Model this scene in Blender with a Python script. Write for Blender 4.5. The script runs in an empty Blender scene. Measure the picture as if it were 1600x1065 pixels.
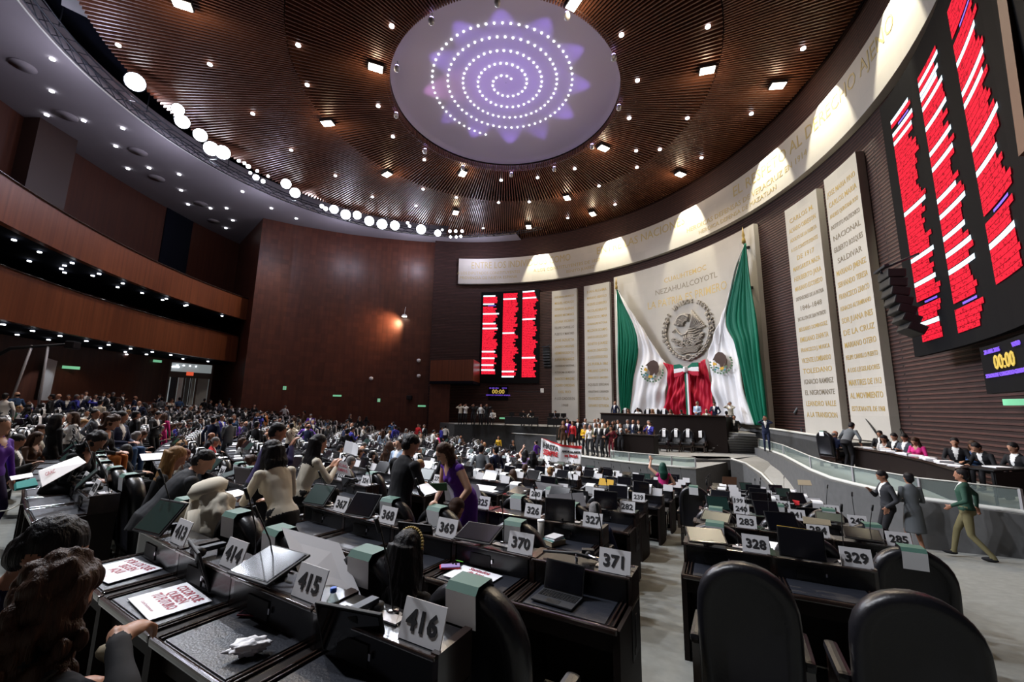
import bpy, bmesh, math, random
from mathutils import Vector, Matrix, Quaternion, noise as mnoise
R_ = math.radians
scn = bpy.context.scene
COL = scn.collection
random.seed(7)
# ---------------------------------------------------------------- camera, world, exposure
EYE = 3.7
FPX = 640.0
_p, _r = R_(9.25), R_(-0.97)
_P = Matrix(((1,0,0),(0,math.cos(_p),-math.sin(_p)),(0,math.sin(_p),math.cos(_p))))
_Q = Matrix(((math.cos(_r),0,math.sin(_r)),(0,1,0),(-math.sin(_r),0,math.cos(_r))))
CM = _P @ _Q                       # (right, forward, up) -> world
camd = bpy.data.cameras.new('camera'); cam = bpy.data.objects.new('camera', camd); COL.objects.link(cam)
m4 = Matrix.Identity(4)
for i in range(3):
    m4[i][0] = CM[i][0]; m4[i][1] = CM[i][2]; m4[i][2] = -CM[i][1]
m4[2][3] = EYE
cam.matrix_world = m4
camd.sensor_width = 36; camd.lens = 36*FPX/1600; camd.clip_start = .05; camd.clip_end = 300
scn.camera = cam
vs = scn.view_settings
vs.view_transform = 'Standard'; vs.look = 'None'; vs.gamma = 1; vs.use_curve_mapping = False
vs.exposure = 0.22
wd = bpy.data.worlds.new('ambient_fill'); scn.world = wd; wd.use_nodes = True
wd.node_tree.nodes['Background'].inputs[0].default_value = (.75, .72, .8, 1)
wd.node_tree.nodes['Background'].inputs[1].default_value = 0.055  # even ambient fill, added in place of light bounced around the room
scn.cycles.max_bounces = 5; scn.cycles.diffuse_bounces = 3; scn.cycles.glossy_bounces = 3
scn.cycles.transparent_max_bounces = 6; scn.cycles.sample_clamp_indirect = 4; scn.cycles.caustics_reflective = False
scn.cycles.caustics_refractive = False
try: scn.cycles.use_denoising = True
except Exception: pass
def ray(px, py):
    return (CM @ Vector(((px-800), FPX, 532.5-py))).normalized()
EYEV = Vector((0,0,EYE))
def at_z(px, py, z):
    d = ray(px, py); return EYEV + d*((z-EYE)/d.z)
def at_y(px, py, dep):
    d = ray(px, py); return EYEV + d*(dep/d.y)
def proj(v):
    c = CM.transposed() @ (Vector(v)-EYEV)
    if c.y < .05: return None
    return (800+FPX*c.x/c.y, 532.5-FPX*c.z/c.y, c.y)
def at_cyl(px, py, cx, cy, R):
    d = ray(px, py); h = Vector((d.x, d.y)); L = h.length; h /= L
    b = h.x*cx+h.y*cy; t = b+math.sqrt(max(0, b*b-(cx*cx+cy*cy-R*R)))
    return EYEV + d*(t/L)
WC = Vector((-4.93, 20.2))          # centre of the curved brick wall
C0 = Vector((16.1, 31.6))           # centre of the seat rows
OC = Vector((-.6, 20.9))            # centre of the ceiling dome
ZC = 20.7                           # ceiling height
def W(ang, R, z): a = R_(ang); return Vector((WC.x+R*math.sin(a), WC.y+R*math.cos(a), z))
def S(ang, R, z=0): a = R_(ang); return Vector((C0.x-R*math.sin(a), C0.y-R*math.cos(a), z))
def floor_z(R): return max(0.0, EYE-1.94+(R-34)*.103)
def floor_at(x, y):
    a=math.degrees(math.atan2(C0.x-x, C0.y-y)); return floor_z(math.hypot(x-C0.x, y-C0.y))+.25*max(0,min(1,(21-a)/6))
# ---------------------------------------------------------------- lights
def aim(o, tgt):
    d = (Vector(tgt)-o.location); o.rotation_euler = d.to_track_quat('-Z', 'Y').to_euler()
def lamp(name, kind, loc, power, col=(1,1,1), tgt=None, size=.3, angle=60, blend=.5):
    ld = bpy.data.lights.new(name, kind); ld.energy = power; ld.color = col
    if kind == 'SPOT': ld.spot_size = R_(angle); ld.spot_blend = blend; ld.shadow_soft_size = size
    elif kind == 'AREA': ld.shape = 'DISK'; ld.size = size
    else: ld.shadow_soft_size = size
    o = bpy.data.objects.new(name, ld); COL.objects.link(o); o.location = loc
    if tgt is not None: aim(o, tgt)
    return o
TRUSS = [(-5.7,22.0), 16.6]
COOL = (.82, .88, 1.0); WARM = (1.0, .82, .6)
def truss_pt(px, py): return at_cyl(px, py, TRUSS[0][0], TRUSS[0][1], TRUSS[1])
# television floods on the truss: they light the stage, the stone wall and the seats
for (px, py), tgt, e, ang in [((211,128), (6,20,1), 7500, 75), ((335,236), (4,16,1), 9000, 75), ((455,297), (12,26,6), 9000, 60),
                         ((545,336), (12,22,5), 9000, 65), ((600,350), (5,12,1), 11000, 80), ((660,358), (2,6,1), 9000, 75)]:
    lamp('truss_light', 'SPOT', truss_pt(px, py)-Vector((0,0,.5)), e*1.0, COOL, tgt, .35, ang, .6)
# the truss runs on behind the camera: floods there light the rows from the back
for a_, e, tg_ in ((-150, 7500, (1,7,1)), (-172, 6500, (4,10,1)), (-125, 11000, (-6,14,1)), (-100, 9000, (-10,22,1))):
    lamp('rear_truss_light', 'SPOT', (TRUSS[0][0]+16.4*math.sin(R_(a_)), TRUSS[0][1]+16.4*math.cos(R_(a_)), ZC-.8), e, (.9,.93,1), tg_, .3, 70, .8)
# ---------------------------------------------------------------- materials
MATS = {}
def mat(name, col, rough=.5, metal=0, spec=.5, emit=None, es=1, coat=0, alpha=None, trans=0, noise=None, bump=0, nscale=40):
    if name in MATS: return MATS[name]
    m = bpy.data.materials.new(name); m.use_nodes = True; MATS[name] = m
    nt = m.node_tree; b = nt.nodes['Principled BSDF']
    b.inputs['Base Color'].default_value = (*col, 1); b.inputs['Roughness'].default_value = rough
    b.inputs['Metallic'].default_value = metal; b.inputs['Specular IOR Level'].default_value = spec
    if coat: b.inputs['Coat Weight'].default_value = coat; b.inputs['Coat Roughness'].default_value = .12
    if emit: b.inputs['Emission Color'].default_value = (*emit, 1); b.inputs['Emission Strength'].default_value = es
    if trans: b.inputs['Transmission Weight'].default_value = trans
    if noise or bump:
        tc = nt.nodes.new('ShaderNodeTexCoord'); n = nt.nodes.new('ShaderNodeTexNoise'); n.inputs['Scale'].default_value = nscale
        n.inputs['Detail'].default_value = 4
        nt.links.new(tc.outputs['Object'], n.inputs['Vector'])
        if noise:
            mx = nt.nodes.new('ShaderNodeMix'); mx.data_type = 'RGBA'
            mx.inputs['A'].default_value = (*[c*(1-noise) for c in col], 1); mx.inputs['B'].default_value = (*[min(1,c*(1+noise)) for c in col], 1)
            nt.links.new(n.outputs['Fac'], mx.inputs['Factor']); nt.links.new(mx.outputs['Result'], b.inputs['Base Color'])
        if bump:
            bp = nt.nodes.new('ShaderNodeBump'); bp.inputs['Strength'].default_value = bump; bp.inputs['Distance'].default_value = .01
            nt.links.new(n.outputs['Fac'], bp.inputs['Height']); nt.links.new(bp.outputs['Normal'], b.inputs['Normal'])
    return m
def uvmat(name, c1, c2, rough, su, sv, kind='wood', line=None, spec=.4, bump=.3):
    """wall materials driven by the walls' metre-sized UVs"""
    m = bpy.data.materials.new(name); m.use_nodes = True; MATS[name] = m
    nt = m.node_tree; L = nt.links.new; b = nt.nodes['Principled BSDF']
    b.inputs['Roughness'].default_value = rough; b.inputs['Specular IOR Level'].default_value = spec
    tc = nt.nodes.new('ShaderNodeUVMap'); mp = nt.nodes.new('ShaderNodeMapping'); L(tc.outputs['UV'], mp.inputs['Vector'])
    n = nt.nodes.new('ShaderNodeTexNoise'); n.inputs['Detail'].default_value = 5
    mp.inputs['Scale'].default_value = (su, sv, 1); L(mp.outputs['Vector'], n.inputs['Vector']); n.inputs['Scale'].default_value = 1
    mx = nt.nodes.new('ShaderNodeMix'); mx.data_type = 'RGBA'; mx.inputs['A'].default_value = (*c1, 1); mx.inputs['B'].default_value = (*c2, 1)
    rp = nt.nodes.new('ShaderNodeMapRange'); rp.inputs['From Min'].default_value = .3; rp.inputs['From Max'].default_value = .7
    L(n.outputs['Fac'], rp.inputs['Value']); L(rp.outputs['Result'], mx.inputs['Factor'])
    out = mx.outputs['Result']
    if kind in ('panel', 'brick', 'stone'):
        br = nt.nodes.new('ShaderNodeTexBrick'); L(tc.outputs['UV'], br.inputs['Vector'])
        br.inputs['Color1'].default_value = (1,1,1,1); br.inputs['Color2'].default_value = (.92,.92,.92,1) if kind=='stone' else (.72,.72,.72,1); br.inputs['Mortar'].default_value = (*(line or (.3,.3,.3)), 1)
        if kind == 'panel': w, h, mo, off = .55, .45, .012, 0
        elif kind == 'brick': w, h, mo, off = 40, .155, .055, .5
        else: w, h, mo, off = 1.9, 1.2, .008, .5
        br.inputs['Scale'].default_value = 1; br.inputs['Brick Width'].default_value = w; br.inputs['Row Height'].default_value = h
        br.inputs['Mortar Size'].default_value = mo; br.inputs['Mortar Smooth'].default_value = .4; br.offset = off; br.inputs['Bias'].default_value = 0
        m2 = nt.nodes.new('ShaderNodeMix'); m2.data_type = 'RGBA'; m2.blend_type = 'MULTIPLY'; m2.inputs['Factor'].default_value = 1
        L(out, m2.inputs['A']); L(br.outputs['Color'], m2.inputs['B']); out = m2.outputs['Result']
        bp = nt.nodes.new('ShaderNodeBump'); bp.inputs['Strength'].default_value = bump; bp.inputs['Distance'].default_value = .05 if kind == 'brick' else .01
        bp.invert = True; L(br.outputs['Fac'], bp.inputs['Height']); L(bp.outputs['Normal'], b.inputs['Normal'])
    L(out, b.inputs['Base Color'])
    return m
mat('black_gloss', (.005,.005,.007), .27, spec=.45, coat=.1)
mat('leather', (.006,.006,.008), .33, spec=.42, bump=.15, nscale=60)
mat('leather_pad', (.018,.02,.027), .38, spec=.5, bump=.2, nscale=90)
mat('dark_wood', (.018,.009,.007), .22, spec=.6, coat=.5, noise=.4, nscale=12)
mat('edge_wood', (.03,.018,.014), .16, spec=.7, coat=.8)
mat('black_plastic', (.008,.008,.009), .55, spec=.3)
mat('screen_black', (.004,.004,.006), .12, spec=.5)
mat('brown_film', (.045,.018,.01), .25)
mat('silver', (.42,.41,.42), .42, metal=.4)
mat('plate', (.62,.61,.62), .5)
mat('plate_bright', (.85,.85,.86), .5)
mat('chrome', (.7,.7,.72), .2, metal=1)
mat('paper', (.92,.92,.95), .7)
mat('ink', (.012,.012,.014), .6)
mat('ink_red', (.35,.02,.05), .6)
mat('ink_grey', (.3,.28,.3), .6)
mat('cover_white', (.85,.86,.87), .8)
mat('cover_green', (.055,.13,.1), .6)
mat('gold', (.40,.28,.07), .45, metal=.1)
mat('gold_pale', (.40,.32,.14), .55)
mat('gold_dark', (.17,.14,.09), .5, metal=.3)
mat('carpet', (.2,.205,.19), .95, spec=.1, noise=.22, bump=.25, nscale=9)
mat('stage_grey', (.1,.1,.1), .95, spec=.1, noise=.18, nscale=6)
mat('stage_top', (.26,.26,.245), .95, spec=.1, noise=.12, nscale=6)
mat('coping', (.5,.5,.46), .6)
mat('desk_brown', (.01,.006,.005), .6, spec=.15)
mat('folder_grey', (.27,.26,.27), .6)
mat('slat_wood', (.13,.05,.028), .38, spec=.5, noise=.45, nscale=.9)
mat('slat_back', (.004,.003,.003), .9)
mat('soffit', (.26,.235,.25), .9, spec=.1, noise=.06, nscale=.4)
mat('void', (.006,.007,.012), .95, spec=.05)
mat('dome', (.5,.46,.5), .85, spec=.1)
mat('metal_dark', (.015,.018,.026), .5, metal=.5)
mat('screen_off', (.006,.006,.007), .85, spec=.08)
mat('led_red', (.01,0,0), .9, spec=.05, emit=(1,.02,.05), es=.85)
def led_text(m):
    nt=m.node_tree; b=nt.nodes['Principled BSDF']; tc=nt.nodes.new('ShaderNodeTexCoord'); mp=nt.nodes.new('ShaderNodeMapping'); mp.inputs['Scale'].default_value=(9,9,16)
    n=nt.nodes.new('ShaderNodeTexNoise'); n.inputs['Scale'].default_value=1; n.inputs['Detail'].default_value=2; r=nt.nodes.new('ShaderNodeMapRange'); r.inputs['From Min'].default_value=.56; r.inputs['From Max'].default_value=.62; r.inputs['To Min'].default_value=.9; r.inputs['To Max'].default_value=.38
    L=nt.links.new; L(tc.outputs['Object'],mp.inputs['Vector']); L(mp.outputs['Vector'],n.inputs['Vector']); L(n.outputs['Fac'],r.inputs['Value']); L(r.outputs['Result'],b.inputs['Emission Strength'])
led_text(MATS['led_red'])
mat('led_white', (.02,.02,.02), .9, spec=.05, emit=(.75,.9,1), es=1.6)
mat('led_violet', (.1,.05,.3), .6, emit=(.18,.08,.7), es=1.0)
mat('led_amber', (.2,.15,.02), .6, emit=(.9,.62,.12), es=.7)
mat('lamp_cool', (1,1,1), .5, emit=(.85,.9,1), es=14)
mat('lamp_small', (1,1,1), .5, emit=(.88,.92,1), es=7)
mat('lamp_warm', (1,1,1), .5, emit=(1,.9,.75), es=14)
mat('lamp_violet', (1,1,1), .5, emit=(.5,.4,1), es=8)
mat('exit_green', (.1,.4,.2), .6, emit=(.25,.7,.4), es=.5)
mat('exit_red', (.5,.05,.02), .6, emit=(.9,.12,.05), es=.6)
mat('green', (0,.13,.075), .6, spec=.25)
mat('flag_white', (.78,.78,.8), .65, spec=.25)
mat('flag_red', (.42,.006,.03), .6, spec=.25)
mat('eagle_brown', (.05,.02,.01), .7)
mat('leaf', (.06,.16,.07), .7)
mat('flag_yellow', (.6,.35,.03), .7)
mat('flag_teal', (.05,.25,.3), .7)
mat('stone_relief', (.3,.275,.24), .75)
def hair_mat(name,col):
    m=mat(name,col,.5,spec=.18); nt=m.node_tree; b=nt.nodes['Principled BSDF']; tc=nt.nodes.new('ShaderNodeTexCoord'); mp=nt.nodes.new('ShaderNodeMapping'); mp.inputs['Scale'].default_value=(170,170,14)
    n=nt.nodes.new('ShaderNodeTexNoise'); n.inputs['Scale'].default_value=1; bp=nt.nodes.new('ShaderNodeBump'); bp.inputs['Strength'].default_value=.9; bp.inputs['Distance'].default_value=.006
    mx=nt.nodes.new('ShaderNodeMix'); mx.data_type='RGBA'; mx.inputs['A'].default_value=(*[c*.45 for c in col],1); mx.inputs['B'].default_value=(*[c*1.7 for c in col],1)
    L=nt.links.new; L(tc.outputs['Object'],mp.inputs['Vector']); L(mp.outputs['Vector'],n.inputs['Vector']); L(n.outputs['Fac'],bp.inputs['Height']); L(bp.outputs['Normal'],b.inputs['Normal']); L(n.outputs['Fac'],mx.inputs['Factor']); L(mx.outputs['Result'],b.inputs['Base Color']); return m
for n_,c_ in (('hair_black',(.008,.007,.008)),('hair_brown',(.035,.015,.008)),('hair_grey',(.12,.115,.115)),('hair_blonde',(.24,.13,.05)),('hair_red',(.1,.02,.015)),('hair_green',(.01,.05,.035))): hair_mat(n_,c_)
m = mat('glass', (.75,.9,.86), .05, trans=.85); m.node_tree.nodes['Principled BSDF'].inputs['IOR'].default_value = 1.1
mat('white_cable', (.55,.55,.5), .6)
mat('hall_glow', (.4,.42,.42), .6, emit=(.6,.68,.7), es=.22)
mat('brown_panel', (.03,.012,.008), .5)
uvmat('wood_wall', (.072,.021,.013), (.105,.032,.017), .42, 3.5, .25, 'panel', (.75,.6,.5), bump=.15)
uvmat('wood_front', (.10,.027,.011), (.17,.052,.02), .38, 6, .15, 'wood')
uvmat('wood_dark', (.045,.013,.008), (.07,.021,.011), .5, 5, .2, 'wood')
uvmat('brick_wall', (.052,.02,.017), (.085,.032,.025), .75, 2, 6, 'brick', (.25,.2,.2), bump=.9)
uvmat('stone', (.44,.42,.38), (.5,.475,.43), .72, .5, .5, 'stone', (.9,.9,.9), bump=.05)
# ---------------------------------------------------------------- mesh builder
class MB:
    def __init__(s): s.v=[]; s.f=[]; s.m=[]; s.names=[]; s.uv=None; s.sm=[]
    def mi(s, name):
        if name not in s.names: s.names.append(name)
        return s.names.index(name)
    def add(s, vs, fs, mt, T=None, smooth=False):
        o=len(s.v); k=s.mi(mt)
        for v in vs:
            v=Vector(v)
            s.v.append(T@v if T is not None else v)
        for f in fs: s.f.append([i+o for i in f]); s.m.append(k); s.sm.append(smooth)
        return s
    def box(s, c, d, mt, T=None, bev=0):
        x,y,z=d[0]/2,d[1]/2,d[2]/2
        if bev<=0:
            vs=[(c[0]+a*x,c[1]+b*y,c[2]+e*z) for e in(-1,1) for b in(-1,1) for a in(-1,1)]
            return s.add(vs,[(0,2,3,1),(4,5,7,6),(0,1,5,4),(2,6,7,3),(0,4,6,2),(1,3,7,5)],mt,T)
        b=min(bev,x*.9,y*.9,z*.9); bm=bmesh.new(); bmesh.ops.create_cube(bm,size=1)
        for v in bm.verts: v.co=Vector((c[0]+v.co.x*2*x,c[1]+v.co.y*2*y,c[2]+v.co.z*2*z))
        bmesh.ops.bevel(bm,geom=bm.edges[:],offset=b,segments=2,profile=.6,affect='EDGES')
        bm.verts.index_update(); s.add([v.co.copy() for v in bm.verts],[[v.index for v in f.verts] for f in bm.faces],mt,T); bm.free(); return s
    def loft(s, rings, mt, T=None, closed=True, caps=True, smooth=True):
        n=len(rings[0]); vs=[p for r in rings for p in r]; fs=[]
        for i in range(len(rings)-1):
            for j in range(n if closed else n-1):
                k=(j+1)%n; fs.append((i*n+j,i*n+k,(i+1)*n+k,(i+1)*n+j))
        if caps and closed:
            fs.append(tuple(range(n))[::-1]); fs.append(tuple(range((len(rings)-1)*n,len(rings)*n)))
        return s.add(vs,fs,mt,T,smooth)
    def tube(s, pts, r, mt, n=8, T=None, caps=True):
        pts=[Vector(p) for p in pts]; rs=r if isinstance(r,(list,tuple)) else [r]*len(pts); rings=[]; up=None
        for i,p in enumerate(pts):
            d=(pts[min(i+1,len(pts)-1)]-pts[max(i-1,0)]).normalized()
            if up is None: up=Vector((0,0,1)) if abs(d.z)<.9 else Vector((1,0,0))
            a=d.cross(up)
            if a.length<1e-4: a=d.cross(Vector((1,0,0)))
            a.normalize(); b=a.cross(d).normalized(); up=b
            rings.append([p+(a*math.cos(t)+b*math.sin(t))*rs[i] for t in [2*math.pi*k/n for k in range(n)]])
        return s.loft(rings,mt,T,caps=caps)
    def lathe(s, prof, mt, n=16, T=None, c=(0,0,0)):
        rings=[[(c[0]+r*math.cos(2*math.pi*k/n),c[1]+r*math.sin(2*math.pi*k/n),c[2]+z) for k in range(n)] for r,z in prof]
        return s.loft(rings,mt,T)
    def disc(s, c, nrm, r, mt, n=12, th=.02):
        q=Vector(nrm).to_track_quat('Z','Y').to_matrix().to_4x4(); q.translation=Vector(c)
        return s.lathe([(r,0),(r,th)],mt,n,q)
    def prism(s, poly, y0, y1, mt, T=None):      # poly in (x,z), extruded along y
        n=len(poly); vs=[(p[0],y0,p[1]) for p in poly]+[(p[0],y1,p[1]) for p in poly]
        fs=[tuple(range(n)),tuple(range(n,2*n))[::-1]]+[(i,i+n,(i+1)%n+n,(i+1)%n) for i in range(n)]
        return s.add(vs,fs,mt,T)
    def plan(s, poly, z0, z1, mt, top=None):      # poly in (x,y)
        n=len(poly); zz0=z0 if isinstance(z0,(list,tuple)) else [z0]*n; zz1=z1 if isinstance(z1,(list,tuple)) else [z1]*n
        vs=[(p[0],p[1],zz0[i]) for i,p in enumerate(poly)]+[(p[0],p[1],zz1[i]) for i,p in enumerate(poly)]
        s.add(vs,[tuple(range(n))[::-1]]+[(i,(i+1)%n,(i+1)%n+n,i+n) for i in range(n)],mt)
        return s.add(vs[n:],[tuple(range(n))],top or mt)
    def mesh(s, name):
        me=bpy.data.meshes.new(name); me.from_pydata([tuple(v) for v in s.v],[],s.f)
        for k in s.names: me.materials.append(MATS[k])
        me.polygons.foreach_set('material_index',s.m); me.polygons.foreach_set('use_smooth',s.sm); me.update()
        return me
    def build(s, name, parent=None, loc=None):
        o=bpy.data.objects.new(name,s.mesh(name)); COL.objects.link(o)
        if parent is not None: o.parent=parent
        if loc is not None: o.location=loc
        return o
def recalc(o):
    bm=bmesh.new(); bm.from_mesh(o.data); bmesh.ops.recalc_face_normals(bm,faces=bm.faces[:]); bm.to_mesh(o.data); bm.free(); return o
def tag(o, label, cat, group=None, kind=None):
    o['label']=label; o['category']=cat
    if group: o['group']=group
    if kind: o['kind']=kind
    return o
def struct(o): o['kind']='structure'; return o
def empty(name, loc=(0,0,0), rz=0):
    o=bpy.data.objects.new(name,None); o.location=loc; o.rotation_euler=(0,0,rz); COL.objects.link(o); o.empty_display_size=.1; return o
def wall(name, pts, z0, z1, th, mt, parent=None, z0s=None, z1s=None):
    """a wall along plan points; thickness th to the left of the path; UV in metres"""
    pts=[Vector(p[:2]) for p in pts]; n=len(pts); nr=[]
    for i in range(n):
        d=(pts[min(i+1,n-1)]-pts[max(i-1,0)]).normalized(); nr.append(Vector((-d.y,d.x)))
    z0s=z0s or [z0]*n; z1s=z1s or [z1]*n
    bm=bmesh.new(); uvl=bm.loops.layers.uv.new('UVMap'); A=[]; u=0
    for i in range(n):
        if i: u+=(pts[i]-pts[i-1]).length
        q=pts[i]+nr[i]*th
        A.append([bm.verts.new((pts[i].x,pts[i].y,z0s[i])),bm.verts.new((pts[i].x,pts[i].y,z1s[i])),bm.verts.new((q.x,q.y,z1s[i])),bm.verts.new((q.x,q.y,z0s[i])),u])
    def face(vs,uvs):
        f=bm.faces.new(vs)
        for l,t in zip(f.loops,uvs): l[uvl].uv=t
    for i in range(n-1):
        a,b=A[i],A[i+1]
        face([a[0],b[0],b[1],a[1]],[(a[4],z0s[i]),(b[4],z0s[i+1]),(b[4],z1s[i+1]),(a[4],z1s[i])])
        face([a[1],b[1],b[2],a[2]],[(a[4],z1s[i]),(b[4],z1s[i+1]),(b[4],z1s[i+1]+th),(a[4],z1s[i]+th)])
        face([a[2],b[2],b[3],a[3]],[(a[4],z1s[i]),(b[4],z1s[i+1]),(b[4],z0s[i+1]),(a[4],z0s[i])])
        face([a[3],b[3],b[0],a[0]],[(a[4],z0s[i]-th),(b[4],z0s[i+1]-th),(b[4],z0s[i+1]),(a[4],z0s[i])])
    for a in (A[0],A[-1]):
        face([a[0],a[1],a[2],a[3]],[(0,a[0].co.z),(0,a[1].co.z),(th,a[1].co.z),(th,a[0].co.z)])
    bmesh.ops.recalc_face_normals(bm,faces=bm.faces[:])
    me=bpy.data.meshes.new(name); bm.to_mesh(me); bm.free(); me.materials.append(MATS[mt])
    o=bpy.data.objects.new(name,me); COL.objects.link(o)
    if parent is not None: o.parent=parent
    return o
def arcW(a0,a1,R,n=40): return [W(a0+(a1-a0)*i/n,R,0) for i in range(n+1)]
def arcS(a0,a1,R,n=40): return [S(a0+(a1-a0)*i/n,R) for i in range(n+1)]
_tc={}
def text_geo(body, size, ext=.01, align='CENTER', bold=0):
    """verts (x, z) outline mesh of a text, lying in the xz plane, thickness along -y"""
    k=(body,size,ext,align,bold)
    if k in _tc: return _tc[k]
    cu=bpy.data.curves.new('t','FONT'); cu.body=body; cu.size=size; cu.extrude=ext; cu.align_x=align; cu.align_y='CENTER'; cu.resolution_u=2; cu.offset=bold
    o=bpy.data.objects.new('t',cu); COL.objects.link(o); dg=bpy.context.evaluated_depsgraph_get(); me=bpy.data.meshes.new_from_object(o.evaluated_get(dg))
    vs=[(v.co.x,-v.co.z,v.co.y) for v in me.vertices]; fs=[tuple(p.vertices) for p in me.polygons]
    bpy.data.objects.remove(o); bpy.data.curves.remove(cu); bpy.data.meshes.remove(me)
    _tc[k]=(vs,fs); return vs,fs
# ================================================================ THE HALL
# floor: a cone that rises away from the stage
mb=MB(); RR=[8]+[15+i*1.2 for i in range(0,29)]; AA=[-60+i*3 for i in range(0,75)]
vs=[]
for r in RR:
    for a in AA:
        q=S(a,r,0); vs.append(Vector((q.x,q.y,floor_at(q.x,q.y))))
n=len(AA)
mb.add(vs,[(i*n+j,(i+1)*n+j,(i+1)*n+j+1,i*n+j+1) for i in range(len(RR)-1) for j in range(n-1)],'carpet'); struct(recalc(mb.build('floor')))
# brick wall on the big circle, and the continuation to the left of it
b=wall('wall_front',arcW(-9,150,20.42,100),0,ZC+1,.4,'brick_wall'); struct(b)
# reddish wood side wall, gently bent, with its return at the right end
sw=[(-30.5,43),(-23.3,35.8),(-21,37.2),(-18.6,38.3),(-16.4,39.2),(-14.2,39.8),(-10.9,40.5),(-7.95,40.9),(-7.9,42.5)]
struct(wall('wall_left',sw,0,ZC+.2,.3,'wood_wall'))
struct(wall('wall_rear',arcS(30,118,47,60),0,ZC+.2,.4,'wood_dark'))
# pilaster on the rear wall
mb=MB(); p=S(80.2,46.6); mb.box((p.x,p.y,17),(1.6,2.2,7.6),'brown_panel'); o=mb.build('wall_pilaster'); struct(o)
# dark recess between rear wall and side wall
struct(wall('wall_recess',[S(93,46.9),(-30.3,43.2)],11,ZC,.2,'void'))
# grey soffit outside the truss
def hit_dir(c,R,o,d):
    oc=Vector((o[0]-c[0],o[1]-c[1])); b=oc.dot(d); return -b+math.sqrt(max(0,b*b-oc.dot(oc)+R*R))
mb=MB(); N=96; ring0=[];ring1=[]
for i in range(N+1):
    a=R_(-205+i*(225)/N); d=Vector((math.sin(a),math.cos(a))); ring0.append((TRUSS[0][0]+17.3*d.x,TRUSS[0][1]+17.3*d.y)); ring1.append((TRUSS[0][0]+38*d.x,TRUSS[0][1]+38*d.y))
vs=[(*p,ZC) for p in ring0]+[(*p,ZC) for p in ring1]+[(*p,ZC+1.2) for p in ring0]; k=N+1
mb.add(vs,[(i,i+1,i+1+k,i+k) for i in range(N)]+[(i,i+2*k,i+1+2*k,i+1) for i in range(N)],'soffit'); struct(mb.build('ceiling_soffit'))
mb=MB(); vs=[(p[0],p[1],ZC-.0) for p in ring0]+[(p[0],p[1],ZC+.12) for p in ring0]
mb.tube([(p[0],p[1],ZC) for p in ring0],.05,'coping',6); struct(mb.build('trim_1'))
# dark plenum lid over everything
mb=MB(); mb.box((-4,22,ZC+2.6),(90,90,.3),'void'); struct(mb.build('roof'))
# slatted timber ceiling: radial slats around the dome, in two rings
def slat_ring(name,r0,r1f,n,z,h,w):
    mb=MB()
    for i in range(n):
        a=2*math.pi*i/n; d=Vector((math.sin(a),math.cos(a))); t=Vector((d.y,-d.x)); r1=r1f(a)
        if r1<=r0+.2: continue
        vs=[]
        for r in (r0,r1):
            ww=w*(1+.0*r)
            for sx,zz in ((-1,z),(1,z),(1,z+h),(-1,z+h)):
                q=OC+d*r+t*(sx*ww/2); vs.append((q.x,q.y,zz))
        mb.add(vs,[(0,1,2,3),(4,7,6,5),(0,4,5,1),(1,5,6,2),(3,2,6,7),(0,3,7,4)],'slat_wood')
    return struct(mb.build(name))
def r_out(a):
    d=Vector((math.sin(a),math.cos(a))); r=hit_dir(WC,20.15,OC,d); q=OC+d*r-WC; w=math.degrees(math.atan2(q.x,q.y))
    return r if -7<w<150 else min(r,hit_dir(TRUSS[0],15.0,OC,d))
slat_ring('ceiling_slats_inner',6.35,lambda a:min(11.05,r_out(a+1e-6)),300,ZC-.02,.34,.062)
slat_ring('ceiling_slats_outer',11.1,lambda a:r_out(a+1e-6),520,ZC+.06,.34,.066)
mb=MB(); vs=[];N=90
for i in range(N+1):
    a=2*math.pi*i/N+1e-5; d=Vector((math.sin(a),math.cos(a)))
    for r in (6.35,r_out(a)): q=OC+d*r; vs.append((q.x,q.y,ZC+.42))
mb.add(vs,[(2*i,2*i+1,2*i+3,2*i+2) for i in range(N)],'slat_back'); struct(mb.build('ceiling_back'))
# dome: shallow concave plaster bowl, and the timber curb around it
mb=MB(); N=72; prof=[(6.55,ZC-.02),(6.55,ZC+.5),(6.1,ZC+.75),(5,ZC+1.05),(3.4,ZC+1.3),(1.6,ZC+1.42),(.02,ZC+1.45)]
mb.loft([[(OC.x+r*math.cos(2*math.pi*k/N),OC.y+r*math.sin(2*math.pi*k/N),z) for k in range(N)] for r,z in prof],'dome',caps=False); o=mb.build('ceiling_dome'); struct(o)
def dome_z(r):
    for (r0,z0),(r1,z1) in zip(prof[1:],prof[2:]):
        if r1<=r<=r0: return z1+(z0-z1)*(r-r1)/(r0-r1)
    return prof[-1][1]
# spiral of small lights in the dome
sp=MB(); sp.disc((0,0,0),(0,0,-1),.046,'lamp_small',10,.03); spm=sp.mesh('dome_light')
th=0; k=0; r=4.35; pts=[]
while r>.35:
    pts.append((r,th)); step=(.40 if r>3 else .36 if r>1.6 else .33); th+=step/r; r=4.35-.92*(th/(2*math.pi))**1.0*.93
for k,(r,t) in enumerate(pts):
    q=OC+Vector((math.cos(t+1.9),math.sin(t+1.9)))*r
    o=bpy.data.objects.new('dome_light',spm); COL.objects.link(o); o.location=(q.x,q.y,dome_z(r)-.02)
    tag(o,'tiny round white light in the spiral on the lilac ceiling dome','ceiling light','dome spiral lights')
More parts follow.
